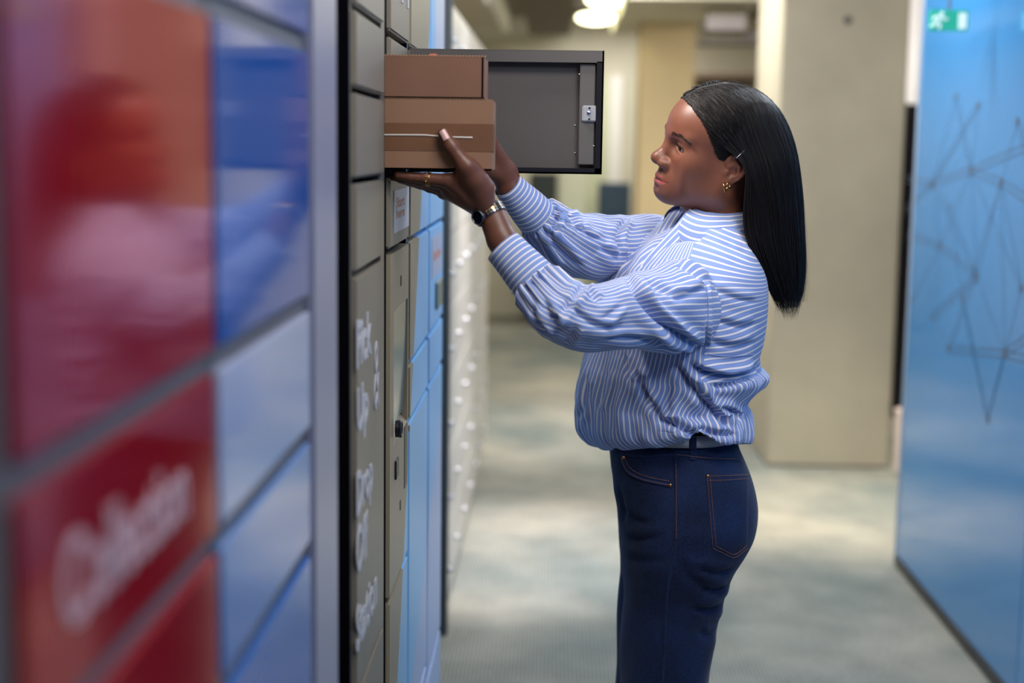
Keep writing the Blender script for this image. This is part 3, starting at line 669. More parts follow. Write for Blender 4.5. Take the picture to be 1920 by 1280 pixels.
EYE = mm(70, 29.5, 18.5)
def lid_rot(s):
    a = math.radians(20) * s; e = -math.radians(13) * s
    return np.array([[math.cos(a), -math.sin(a), 0], [math.sin(a), math.cos(a), 0], [0, 0, 1]]) @ np.array([[1, 0, 0], [0, math.cos(e), -math.sin(e)], [0, math.sin(e), math.cos(e)]])
def head_field():
    g = Field(mm(-112, -100, -190), mm(130, 100, 140), .0014)
    g.ell(mm(-4, 0, 46), mm(94, 71, 82), .01)
    g.ell(mm(28, 0, 52), mm(65, 60, 54), .03)
    g.ell(mm(38, 0, -14), mm(50, 54, 70), .03)
    for s in (1, -1):
        g.ell(mm(50, 42 * s, -3), mm(28, 20, 20), .022)
        g.ell(mm(44, 44 * s, -30), mm(30, 14, 26), .02)
        g.cap(mm(6, 49 * s, -44), mm(70, 15 * s, -64), .016, .017, .03)
        g.cap(mm(0, 56 * s, -10), mm(6, 50 * s, -44), .014, .016, .03)
        g.cap(mm(86, 8 * s, 36), mm(70, 42 * s, 35), .0065, .006, .016)         # brow
    g.ell(mm(80, 0, -64), mm(15.5, 17, 14), .02)
    g.ell(mm(72, 0, -40), mm(25, 29, 25), .018)
    for s in (1, -1):
        g.ell(mm(93, 30 * s, 17), mm(11, 15, 9), .014, 'sub')                # socket
        g.ell(EYE * (1, s, 1), mm(14.2, 14.2, 13.6), .005)                  # lids over the eyeball
    g.cap(mm(84, 0, 24), mm(101, 0, -7), .0085, .0095, .012)                  # nose
    g.ell(mm(104, 0, -11), mm(13, 12, 10.5), .010)
    for s in (1, -1):
        g.ell(mm(95, 14 * s, -17), mm(11.5, 8.2, 8), .008)
        g.ell(mm(101, 8 * s, -27), mm(8, 4.5, 6), .003, 'sub')
    g.chain([mm(103.5, 0, -29), mm(105.5, 0, -38)], [.0018, .002], .004, 'sub')
    for s in (1, -1):
        g.chain([mm(98, 3 * s, -41.3), mm(93.5, 13 * s, -42.6), mm(79.5, 29 * s, -44.4)], [.0041, .0039, .0022], .004)
        g.chain([mm(97, 0, -51.4), mm(93, 12 * s, -50.4), mm(79.5, 28.5 * s, -46.4)], [.0049, .0046, .0022], .004)
    for s in (1, -1):
        g.chain([mm(105, 0, -46.4), mm(97, 13 * s, -46.2), mm(88, 22 * s, -45.4), mm(81, 28 * s, -44.8), mm(77, 32 * s, -44.4)], [.0015, .0015, .0015, .0015, .0012], .002, 'sub')
    g.ell(mm(104, 0, -60), mm(10, 15, 4.5), .007, 'sub')
    for s in (1, -1):                                                      # lid opening, crease
        Rz = lid_rot(s)
        g.ell(EYE * (1, s, 1) + Rz @ mm(12, .8 * s, -1.8), mm(9, 13.2, 4.6), .0008, 'sub', R=Rz)
        pts = [EYE * (1, s, 1) + Rz @ (mm(math.sqrt(max(14.5 ** 2 - y * y - z * z, 1)), y * s, z)) for y, z in ((-10, 4.5), (-5, 7.0), (1, 8.2), (7, 7.2), (11.5, 4))]
        g.chain(pts, [.0008] * 5, .0014, 'sub')
    # ears
    for s in (1, -1):
        E = lambda x, z, o=0: np.array([-.001 + x * .00086, s * (.0705 + o * .001 - x * .00030), .000 + z * .00086])
        Rt = np.array([[.96, -.28 * s, 0], [.28 * s, .96, 0], [0, 0, 1]])
        g.ell(E(-8, 4), mm(15, 4.5, 23), .004, R=Rt.T)
        g.ell(E(-2, -24), mm(7, 4, 8), .005)
        g.chain([E(2, 0, 2), E(7, 7, 2), E(9, 14, 2), E(8, 21, 2), E(4, 27, 2), E(-3, 30.5, 2), E(-10, 31, 2), E(-17, 28.5, 3), E(-22, 23, 3), E(-25, 14, 3), E(-25, 5, 3), E(-22.5, -4, 2), E(-17, -12, 2), E(-10, -20, 1)], [.0028, .0032] + [.0034] * 8 + [.0032, .003, .003, .003], .003)
        g.ell(E(-3, -3, 7), mm(8.5, 7, 11), .003, 'sub')
        g.ell(E(-11, 18, 6), mm(7, 4.5, 8), .003, 'sub')
        g.chain([E(-4, 22, 3), E(-13, 10, 4), E(-14, -6, 3.5), E(-6, -14, 3)], [.002, .0026, .0026, .0024], .002)
        g.ell(E(7, -4, 3), mm(4, 4, 5), .003)
    # neck
    a, b = w2h(P(1352, 335, 2.475)), w2h(P(1332, 440, 2.49))
    g.cap(a, b, .050, .052, .022)
    return g
_hf = head_field(); hV, hF = _hf.mesh()
hW = h2w(hV)

# ------------------------------------------------------------------ arms and hands, world metres
def pp(*t): return [P(*q) for q in t]
def near_hand():
    g = Field((-.265, 2.06, 1.37), (.02, 2.26, 1.62), .0014)
    el, wr = P(1040, 588, 2.132), P(921, 399, 2.182)
    g.chain([wr, P(941, 448, 2.170), P(963, 484, 2.160), P(1004, 536, 2.146), el], [.0212, .0232, .0255, .028, .030], .004)
    pal = [((908, 386, 2.172), (840, 339, 2.162), .0150, .0112), ((906, 389, 2.180), (834, 345, 2.181), .0150, .0110),
           ((905, 391, 2.189), (832, 352, 2.200), .0145, .0105), ((907, 393, 2.196), (834, 360, 2.217), .0140, .0098)]
    for a, b, ra, rb in pal: g.cap(P(*a), P(*b), ra, rb, .009)
    g.cap(P(880, 372, 2.178), P(850, 358, 2.19), .0165, .0145, .012)
    th = pp((906, 374, 2.166), (873, 311, 2.143), (847, 275, 2.1425), (831, 250, 2.1445))
    g.chain(th, [.0165, .0132, .0102, .0084], .006)
    g.cap(P(906, 352, 2.164), P(882, 318, 2.150), .0175, .0150, .012)
    g.cap(P(893, 338, 2.153), P(862, 332, 2.158), .0125, .0110, .012)
    fing = [([(840, 339, 2.162), (799, 335, 2.166), (769, 331.5, 2.168), (746, 328, 2.168)], [.0108, .0089, .0079, .0066]),
            ([(834, 345, 2.181), (790, 338, 2.186), (758, 334, 2.188), (737, 331, 2.188)], [.0108, .0090, .0080, .0066]),
            ([(832, 352, 2.200), (794, 343, 2.206), (768, 339, 2.207), (750, 336, 2.207)], [.0104, .0086, .0077, .0064]),
            ([(834, 360, 2.217), (806, 351, 2.223), (787, 346, 2.225), (770, 343, 2.225)], [.0096, .0078, .0070, .0058])]
    for p, r in fing:
        g.chain(pp(*p), r, .0022)
        g.ell(P(*p[1]), (r[1] * 1.08,) * 3, .003)
    g.ell(P(833, 362, 2.21), (.0115, .011, .0098), .006)                       # knuckles underneath
    return g
def far_hand():
    g = Field((-.24, 2.25, 1.44), (.06, 2.50, 1.66), .0018)
    g.chain(pp((947, 327, 2.335), (957, 352, 2.338), (989, 390, 2.361), (1045, 455, 2.43)), [.0212, .0222, .026, .030], .004)
    for a, b, ra, rb in [((946, 318, 2.332), (884, 262, 2.297), .016, .0115), ((946, 323, 2.333), (880, 278, 2.296), .016, .0115),
                         ((947, 328, 2.333), (880, 294, 2.296), .015, .011), ((948, 332, 2.332), (884, 308, 2.298), .014, .010)]:
        g.cap(P(*a), P(*b), ra, rb, .010)
    for p, r in [([(884, 262, 2.297), (838, 250, 2.290), (806, 246, 2.287), (782, 244, 2.286)], [.0108, .009, .008, .0068]),
                 ([(880, 278, 2.296), (830, 270, 2.290), (796, 268, 2.287), (770, 267, 2.286)], [.011, .0092, .0082, .0068]),
                 ([(880, 294, 2.296), (834, 289, 2.290), (802, 288, 2.287), (778, 288, 2.286)], [.0105, .0088, .0078, .0066]),
                 ([(884, 308, 2.298), (846, 306, 2.290), (820, 306, 2.287), (800, 306, 2.286)], [.0098, .008, .0072, .006])]:
        g.chain(pp(*p), r, .0022)
    g.chain(pp((946, 314, 2.325), (915, 262, 2.300), (888, 226, 2.290), (866, 206, 2.2865)), [.015, .0125, .0102, .0082], .006)
    return g
def chest():
    g = Field((-.06, 2.05, .94), (.46, 2.82, 1.56), .006)
    g.cap(P(1332, 440, 2.49), P(1270, 640, 2.49), .054, .10, .03)
    g.cap(P(1270, 640, 2.49), P(1262, 850, 2.49), .105, .085, .03)
    g.cap(P(1310, 520, 2.42), P(1285, 500, 2.58), .045, .045, .03)
    g.chain(pp((1300, 560, 2.42), (1240, 580, 2.27), (1085, 594, 2.13), (1040, 588, 2.132)), [.045, .040, .034, .030], .02)
    g.chain(pp((1270, 500, 2.58), (1215, 464, 2.59), (1095, 462, 2.455), (1062, 462, 2.45)), [.045, .040, .034, .030], .02)
    return g
parts_v, parts_f, kk = [], [], 0
for V, Fq in ((hW, hF), near_hand().mesh(), far_hand().mesh(), chest().mesh()):
    parts_v.append(V); parts_f.append(Fq + kk); kk += len(V)
bodyV = np.concatenate(parts_v); bodyF = np.concatenate(parts_f)

woman = thing('person', 'woman with long black hair in a blue striped shirt and dark jeans, pushing boxes', 'person', (.30, 2.49, 0))
m_skin = bpy.data.materials.new('brown_skin'); m_skin.use_nodes = True
_nt = m_skin.node_tree; _b = _nt.nodes['Principled BSDF']
_b.inputs['Roughness'].default_value = .42; _b.inputs['Specular IOR Level'].default_value = .5
_b.inputs['Subsurface Weight'].default_value = .08; _b.inputs['Subsurface Radius'].default_value = (.012, .005, .003); _b.inputs['Subsurface Scale'].default_value = .4
_at = _nt.nodes.new('ShaderNodeAttribute'); _at.attribute_name = 'tint'
_no = _nt.nodes.new('ShaderNodeTexNoise'); _no.inputs['Scale'].default_value = 45; _no.inputs['Detail'].default_value = 6
_tc = _nt.nodes.new('ShaderNodeTexCoord'); _nt.links.new(_tc.outputs['Object'], _no.inputs['Vector'])
_mr = _nt.nodes.new('ShaderNodeMapRange'); _mr.inputs['To Min'].default_value = .86; _mr.inputs['To Max'].default_value = 1.14; _nt.links.new(_no.outputs['Fac'], _mr.inputs['Value'])
_mx = _nt.nodes.new('ShaderNodeMix'); _mx.data_type = 'RGBA'; _mx.blend_type = 'MULTIPLY'; _mx.inputs[0].default_value = 1
_nt.links.new(_at.outputs['Color'], _mx.inputs[6]); _nt.links.new(_mr.outputs[0], _mx.inputs[7]); _nt.links.new(_mx.outputs[2], _b.inputs['Base Color'])
_n2 = _nt.nodes.new('ShaderNodeTexNoise'); _n2.inputs['Scale'].default_value = 700; _nt.links.new(_tc.outputs['Object'], _n2.inputs['Vector'])
_bp = _nt.nodes.new('ShaderNodeBump'); _bp.inputs['Strength'].default_value = .12; _bp.inputs['Distance'].default_value = .001; _nt.links.new(_n2.outputs['Fac'], _bp.inputs['Height']); _nt.links.new(_bp.outputs['Normal'], _b.inputs['Normal'])

body = link('body', bodyV, bodyF, m_skin, woman, True)
SKIN, LIPU, LIPL, HANDC = np.array(lin(126, 77, 58)[:3]), np.array(lin(134, 70, 60)[:3]), np.array(lin(180, 94, 88)[:3]), np.array(lin(108, 66, 50)[:3])
tint = np.tile(SKIN, (len(bodyV), 1)); nh = len(hV); q = hV * 1000
ay = np.abs(q[:, 1])
zl = -46.5 + .0021 * ay ** 2                                                     # line between the lips
front = q[:, 0] > 74
top_e = -37.2 - .0068 * ay ** 1.9; bot_e = -57.4 + .0135 * ay ** 2
sm = lambda x, w: np.clip(x / w + .5, 0, 1)
wu = sm(top_e - q[:, 2], 2.0) * sm(q[:, 2] - zl, 1.5) * front * sm(28 - ay, 3)
wl = sm(zl - q[:, 2], 1.5) * sm(q[:, 2] - bot_e, 2.0) * front * sm(27 - ay, 3)
tint[:nh] += wu[:, None] * (LIPU - SKIN); tint[:nh] += wl[:, None] * (LIPL - SKIN)
wd_ = np.clip(1 - np.abs(q[:, 2] - zl) / 1.3, 0, 1) * (q[:, 0] > 72) * sm(31 - ay, 4); tint[:nh] += wd_[:, None] * (np.array(lin(52, 24, 22)[:3]) - tint[:nh])   # shade of the crease between the lips, painted into the tint
tint[nh:] = HANDC
a_ = body.data.attributes.new('tint', 'FLOAT_COLOR', 'POINT'); a_.data.foreach_set('color', np.c_[tint, np.ones(len(tint))].astype(np.float32).ravel())
BODY_BVH = BVHTree.FromPolygons(hW.tolist(), hF.tolist())

# eyes
m_eye = mat('eye_white', (196, 186, 180), .15); m_iris = mat('dark_brown_iris', (26, 16, 11), .1); m_lash = mat('black_lash', (10, 8, 8), .6); m_brow = mat('dark_brown_brow', (44, 30, 25), .7)
for s in (1, -1):
    gz = _n(np.array([.95, .06, -.16])); c = EYE * (1, s, 1); up = np.array([0, 0, 1.]); r_ = _n(np.cross(up, gz)); w_ = np.cross(gz, r_)
    V, Fc, mi = [], [], []; n_, m_ = 24, 16
    for i in range(m_ + 1):
        th = math.pi * i / m_
        for j in range(n_):
            ph = 2 * math.pi * j / n_; V.append(c + .0124 * (math.cos(th) * gz + math.sin(th) * (math.cos(ph) * r_ + math.sin(ph) * w_)))
    for i in range(m_):
        for j in range(n_): Fc.append([i * n_ + j, (i + 1) * n_ + j, (i + 1) * n_ + (j + 1) % n_, i * n_ + (j + 1) % n_]); mi.append(1 if i < 3 else 0)
    link('eye', h2w(V), Fc, None, woman, True, [m_eye, m_iris], mi)
    b = MB()
    def lid(t, dz=0, r=.0140):                                            # along the upper rim of the opening
        y = .8 + 12.4 * math.cos(t); z = -1.8 + 4.5 * math.sin(t) + dz
        return c + lid_rot(s) @ np.array([math.sqrt(max((r * 1000) ** 2 - y * y - z * z, 4)), y * s, z]) / 1000
    b.tube(h2w([lid(t) for t in np.linspace(.05, math.pi - .1, 14)]), [.0005] + [.0012] * 12 + [.0006], 6)
    for t in np.linspace(.1, math.pi - .5, 22):
        p = lid(t); d = np.array([.0045, s * .0022 * math.cos(t) + s * .0015, .0008]) * (1 if s > 0 else 1.8); b.tube(h2w([p, p + d * .6, p + d + mm(0, 0, 1.6)]), [.00035, .00028, .0001], 4)
    b.link('eyelashes', m_lash, woman)
    # eyebrow: short hairs lying on the skin
    b = MB(); rng = np.random.RandomState(3 + s)
    for i in range(170):
        t = rng.rand() ** .85; y = 13 + 39 * t; z = 38.5 + 3.0 * math.sin(min(t / .5, 1) * math.pi / 2) - 6.5 * max(t - .5, 0) / .5 + rng.uniform(-1, 1) * (3.0 - 2.0 * t)
        o = h2w(mm(120, (y + 6 + .25 * y) * s, z)); hit = BODY_BVH.ray_cast(Vector(o), Vector(h2w(mm(60, y * s, z - 2)) - o))
        if hit[0] is None: continue
        p = w2h(np.array(hit[0])); nn = w2h(np.array(hit[0]) + np.array(hit[1])) - p
        d = _n(np.array([-.35 * t, s * (.8 + .4 * t), .45 - .8 * t])) * .0048
        b.tube(h2w([p + nn * .0002, p + d * .5 + nn * .0007, p + d + nn * .0003]), [.00022, .0002, .0001], 3)
    b.link('eyebrow', m_brow, woman)
# thumb nail, rings, ear rings
m_nail = mat('pale_pink_nail', (222, 178, 172), .2, 0, .6); m_gold = mat('gold', (205, 160, 90), .2, 1.0)
t0, t1 = P(838, 261, 2.134), P(828.5, 244, 2.1365)
ax = _n(t1 - t0); nn = _n(np.array([.15, -1, 0]) - ax * np.array([.15, -1, 0]).dot(ax)); sd = np.cross(ax, nn); V, Fc = [], []
for i in range(8):
    for j in range(7):
        u = i / 7; w = (j / 6 - .5) * 2; wid = .0052 * (1 - .06 * u) ; V.append(t0 + (t1 - t0) * u + sd * w * wid + nn * (.0012 - .0026 * w * w + .0004 * (1 - u)))
for i in range(7):
    for j in range(6): Fc.append([i * 7 + j, i * 7 + j + 1, (i + 1) * 7 + j + 1, (i + 1) * 7 + j])
nl = link('nail', V, Fc, m_nail, woman, True)
nl['label'] = 'pale pink thumb nail'
v, f = ring_geo(P(806, 336, 2.1655), P(799, 335, 2.166) - P(840, 339, 2.162), .0100, .0011, 26, 6); link('ring', v, f, m_gold, woman, True)
b = MB()
for i in range(9):
    a = 2 * math.pi * i / 9; axx = _n(P(799, 335, 2.166) - P(840, 339, 2.162)); u_ = _n(np.cross(axx, [0, 0, 1.])); w_ = np.cross(axx, u_)
    b.add(*ball_geo(P(801, 335.3, 2.1658) + (.0104) * (math.cos(a) * u_ + math.sin(a) * w_), .0017, 8, 6))
b.link('ring', m_gold, woman, True)
for px, py, R_, r_ in ((1360, 350, .0062, .0011), (1366, 347, .0048, .0008)):
    c = P(px, py, 2.394 if px < 1363 else 2.391); v, f = ring_geo(c, (.8, -.55, .1), R_, r_, 22, 6); link('hoop_earring', v, f, m_gold, woman, True)
b = MB(); c = P(1359, 357, 2.394); b.add(*ball_geo(c, (.0016, .0016, .003), 8, 6)); b.link('earring_drop', m_gold, woman, True)

# wrist watch
wc, wd = P(919, 401, 2.181), _n(P(1040, 588, 2.132) - P(921, 399, 2.182))
m_steel = mat('steel_links', (120, 120, 126), .3, 1.0)
side = _n(np.array([-.55, -.78, -.22]) - wd * np.array([-.55, -.78, -.22]).dot(wd)); up_ = np.cross(wd, side)
wt_ = MB(); 
for i in range(30):
    a = 2 * math.pi * i / 30
    if abs((a + math.pi) % (2 * math.pi) - math.pi) < .42: continue
    e = math.cos(a) * side + math.sin(a) * up_; tn = -math.sin(a) * side + math.cos(a) * up_
    for k_, dz in enumerate((-.0046, 0, .0046)):
        v, f = box_geo((-.0023, -.0021, -.0014), (.0023, .0021, .0014), .0006); v = np.array(v)
        wt_.add(wc + e * .0243 + wd * dz + v[:, :1] * tn + v[:, 1:2] * wd + v[:, 2:] * e, f, 1 if k_ == 1 and i % 2 else 0)
wtc = wt_.link('wrist_watch', None, woman, False, [m_steel, m_gold])
cc = wc + side * .0245
for nm, R_, r0, d_, mm_ in (('watch_case', .0118, 0, .0045, m_steel), ('watch_dial', .0098, .0045, .0008, mat('navy_dial', (16, 20, 34), .12))):
    v, f = disc_geo(cc + side * r0, side, R_, d_, 28); link(nm, v, f, mm_, wtc, False)
v, f = ring_geo(cc + side * .0050, side, .0107, .0013, 28, 6); link('watch_bezel', v, f, m_steel, wtc, True)
# ------------------------------------------------------------------ hair
def spline(pts, n):
    """Catmull-Rom through the points, resampled evenly along its length."""
    p = np.asarray(pts, float); p = np.vstack([2 * p[0] - p[1], p, 2 * p[-1] - p[-2]]); o = []
    for i in range(1, len(p) - 2):
        for t in np.linspace(0, 1, 12, endpoint=False):
            a, b, c, d = p[i - 1], p[i], p[i + 1], p[i + 2]
            o.append(.5 * (2 * b + (c - a) * t + (2 * a - 5 * b + 4 * c - d) * t * t + (3 * b - a - 3 * c + d) * t ** 3))
    o.append(p[-2]); o = np.array(o); L = np.r_[0, np.cumsum(np.linalg.norm(np.diff(o, axis=0), axis=1))]
    s = np.linspace(0, L[-1], n); return np.stack([np.interp(s, L, o[:, k]) for k in range(o.shape[1])], 1)
GUIDES = [
 [(1308,178,2.460),(1318,200,2.436),(1334,240,2.412),(1354,272,2.400),(1378,289,2.391),(1396,303,2.384),(1400,335,2.388),(1394,380,2.394),(1394,430,2.396),(1416,490,2.40),(1443,540,2.415),(1461,582,2.43)],
 [(1326,165,2.468),(1350,200,2.425),(1376,245,2.398),(1400,288,2.386),(1416,335,2.383),(1424,385,2.388),(1430,440,2.39),(1444,495,2.395),(1460,545,2.41),(1470,587,2.43)],
 [(1348,158,2.475),(1388,188,2.432),(1420,235,2.405),(1444,285,2.394),(1455,335,2.392),(1460,385,2.396),(1464,440,2.40),(1472,495,2.405),(1479,545,2.42),(1480,586,2.435)],
 [(1366,155,2.478),(1418,176,2.458),(1456,218,2.437),(1478,270,2.427),(1488,325,2.424),(1494,385,2.427),(1496,440,2.43),(1498,495,2.434),(1495,545,2.442),(1487,586,2.447)],
 [(1376,154,2.482),(1428,173,2.485),(1466,214,2.487),(1488,265,2.489),(1498,325,2.489),(1504,385,2.487),(1506,440,2.486),(1506,495,2.482),(1501,545,2.475),(1490,586,2.465)],
 [(1366,155,2.486),(1415,176,2.52),(1450,218,2.54),(1470,270,2.548),(1480,325,2.55),(1485,385,2.55),(1488,440,2.55),(1490,495,2.545),(1487,545,2.52),(1480,586,2.485)],
 [(1342,158,2.492),(1385,185,2.535),(1415,235,2.553),(1430,290,2.56),(1435,345,2.56),(1440,400,2.56),(1445,450,2.56),(1455,500,2.55),(1469,545,2.525),(1472,586,2.485)],
 [(1318,170,2.494),(1342,200,2.545),(1372,250,2.562),(1395,300,2.568),(1402,345,2.57),(1407,400,2.57),(1413,450,2.57),(1432,500,2.55),(1452,545,2.52),(1466,583,2.48)]]
NV = 44
GW = np.array([spline([P(*q) for q in g], NV) for g in GUIDES])                # guides x steps x 3
def hair_at(u):
    """A guide interpolated across the guides, u from 0 at her temple to 7 on the far side."""
    x = np.clip(u, 0, len(GW) - 1 - 1e-6); i = int(x); t = x - i
    a, b, c, d = GW[max(i - 1, 0)], GW[i], GW[i + 1], GW[min(i + 2, len(GW) - 1)]
    return .5 * (2 * b + (c - a) * t + (2 * a - 5 * b + 4 * c - d) * t * t + (3 * b - a - 3 * c + d) * t ** 3)
m_hair = bpy.data.materials.new('straight_black_hair'); m_hair.use_nodes = True
_b = m_hair.node_tree.nodes['Principled BSDF']
_b.inputs['Base Color'].default_value = lin(24, 19, 18); _b.inputs['Roughness'].default_value = .38; _b.inputs['Specular IOR Level'].default_value = .34
m_scalp = mat('hair_close_to_scalp', (34, 26, 23), .75, noise=.3, nscale=300, bump=.2, bscale=900)
NU = 64
def clear_skull(S):
    """Lift a lock of hair (..., NV, 3) clear of the skull, hugging it at the parting, then let it fall smoothly."""
    q = w2h(S) * 1000; mg = np.clip(np.arange(NV) / 7.0, 0, 1)[:, None] * 3.0 - .6
    for c, r in (((-4, 0, 46), (96.5, 73.5, 84.5)), ((28, 0, 52), (67, 62, 56.5))):
        r = np.array(r) + mg; w = (q - c) / r; L = np.linalg.norm(w, axis=-1, keepdims=True); q = np.where(L < 1, c + w / np.maximum(L, .05) * r, q)
    for _ in range(6):
        m = q.copy(); m[..., 1:-1, :] = (q[..., :-2, :] + 2 * q[..., 1:-1, :] + q[..., 2:, :]) / 4; q = m
    return h2w(q / 1000)
sheet = clear_skull(np.array([hair_at(7 * i / (NU - 1)) for i in range(NU)]))
hcen = P(1400, 300, 2.48)
def pull(S, d):                                                            # drawn slightly inward so strands stand proud
    w = S - np.stack([np.full(S.shape[:-1], hcen[0]), np.full(S.shape[:-1], 2.48), np.minimum(S[..., 2], 1.575)], -1)
    return S - w / np.maximum(np.linalg.norm(w, axis=-1, keepdims=True), 1e-4) * d
inner = pull(sheet, .0012)
for _i in range(NU):                                                          # the solid mass thins out before the tips
    inner[_i] = spline(inner[_i][:NV - 6 - (_i * 7) % 4], NV)
sheet2 = inner.copy()
V = inner.reshape(-1, 3); Fc = [[i * NV + j, (i + 1) * NV + j, (i + 1) * NV + j + 1, i * NV + j + 1] for i in range(NU - 1) for j in range(NV - 1)]
k = len(V); V = np.vstack([V, pull(sheet2, .014).reshape(-1, 3)]); Fc += [[q + k for q in f[::-1]] for f in Fc]
Fc += [[i * NV + NV - 1, (i + 1) * NV + NV - 1, k + (i + 1) * NV + NV - 1, k + i * NV + NV - 1] for i in range(NU - 1)]
Fc += [[j, j + 1, k + j + 1, k + j] for j in range(NV - 1)]
hair = link('hair', V, Fc, m_hair, woman, True)
# thin close layer on the skull up to the hairline
g = Field(mm(-108, -84, -70), mm(108, 84, 140), .003)
g.ell(mm(-4, 0, 46), mm(96.5, 73.5, 84.5), .01); g.ell(mm(28, 0, 52), mm(67, 62, 56.5), .03)
x = (np.arange(g.n[0]) * g.h + g.lo[0])[:, None, None]; y = (np.arange(g.n[1]) * g.h + g.lo[1])[None, :, None]; z = (np.arange(g.n[2]) * g.h + g.lo[2])[None, None, :]
xh = np.interp(z * 1000, [-70, -12, -6, 2, 12, 26, 40, 55, 70, 84, 95, 130], [-30, -22, 4, 14, 22, 31, 40, 50, 60, 74, 84, 110]) / 1000
xh = xh + .0025 * np.sin(z * 900) * np.sin(y * 700) + .0 * y
g.f = np.maximum(g.f, (x - xh) * .8).astype(np.float32)
cv, cf = g.mesh()
cap_o = link('close_hair', h2w(cv), cf, m_scalp, hair, True)
CAP_BVH = BVHTree.FromPolygons(h2w(cv).tolist(), cf.tolist())
# strands
rng = np.random.RandomState(11)
hb = MB(); SV, SF = [], []; cnt = 0
def strand(path, r, n=3):
    global cnt
    v, f = tube_geo(path, r, n, False); SV.append(v); SF.append(np.array(f) + cnt); cnt += len(v)
for i in range(1700):
    u = 7 * rng.rand() ** 1.25 if rng.rand() < .8 else rng.rand() * 4.5
    p = clear_skull(hair_at(u))
    n = pull(p[None], -1.0)[0] - p
    off = rng.uniform(-.0012, .0022) + .0006 * np.sin(np.arange(NV) * .35 + rng.rand() * 6) + (np.arange(NV) / NV) ** 3 * rng.uniform(-.004, .006)
    p = p + n * off[:, None]
    t = np.arange(NV) / NV
    p[:, 0] += .0035 * t ** 2 * rng.randn() * .5; p[:, 1] += .004 * t ** 2 * rng.randn() * .5
    L = int(NV * min(1, rng.uniform(.86, 1.05))); st = 0 if rng.rand() < .8 else rng.randint(0, 8)
    ends = p[st:L:2]
    if rng.rand() < .3: ends = np.vstack([ends, ends[-1] + (ends[-1] - ends[-2]) * rng.uniform(.3, 1.2) + rng.randn(3) * .002])
    r = np.full(len(ends), rng.uniform(.00025, .0005)); r[-3:] *= [.8, .5, .15]
    strand(ends, r)
for i in range(26):                                                         # a few loose hairs
    u = rng.uniform(3.0, 4.6); p = hair_at(u)[14:].copy(); n = pull(p[None], -1.0)[0] - p; t = np.linspace(0, 1, len(p))
    p = p + n * (t ** 1.5 * rng.uniform(.004, .016))[:, None]; p[:, 1] += t * rng.randn() * .01
    strand(p[::3], np.linspace(.0002, .0001, len(p[::3])))
# short combed strands between the hairline and the guides, lying on the skull
pool = cv[(cv[:, 1] > -.004) & (cv[:, 0] > -.012) & (cv[:, 2] > .012)]
for i in range(1500):
    q = pool[rng.randint(len(pool))] * 1000 + rng.randn(3) * .8; hz = np.clip((q[2] - 20) / 80, 0, 1)
    d = _n(np.array([-1, .30 + .5 * hz, -.16 - .55 * hz])); L = rng.uniform(12, 40); path = []; lift = rng.uniform(.0003, .0014)
    for tt in np.linspace(0, 1, 7):
        hit = CAP_BVH.find_nearest(Vector(h2w((q + d * L * tt + np.array([0, 0, -7 * tt * tt])) / 1000)))
        path.append(np.array(hit[0]) + np.array(hit[1]) * lift * math.sin(math.pi * (.12 + .8 * tt)))
    strand(np.array(path), np.linspace(.00042, .00012, 7))
# small curls along the far side of the parting
for i in range(110):
    t = rng.rand(); a = h2w(mm(84 - 62 * t, -8 - 12 * t + rng.uniform(-5, 5), 0)); o = a + HR @ np.array([0, 0, .2]); hit = CAP_BVH.ray_cast(Vector(o), Vector(HR @ np.array([0, 0, -1.])))
    if hit[0] is None: continue
    c = np.array(hit[0]); w = rng.uniform(.0015, .0048); ph = rng.rand() * 6
    c = c + HR @ np.array([0, rng.uniform(-.004, .004), -.0005]); path = [c + HR @ np.array([-.0015 * k_ + w * .5 * math.sin(ph + k_), -.002 * k_, .001 + w * math.sin(math.pi * k_ / 6)]) for k_ in range(7)]
    strand(np.array(path), .0006)
V = np.concatenate(SV); Fs = np.concatenate(SF)
so = link('hair_strands', V, Fs, m_hair, hair, True); so['kind'] = 'stuff'
p0_, p1_ = P(1381, 296, 2.378), P(1396, 281, 2.384)
b = MB(); b.tube([p0_, (p0_ + p1_) / 2 - np.array([0, .002, 0]), p1_], .0004, 6); b.link('hair_pin', m_chrome, hair)
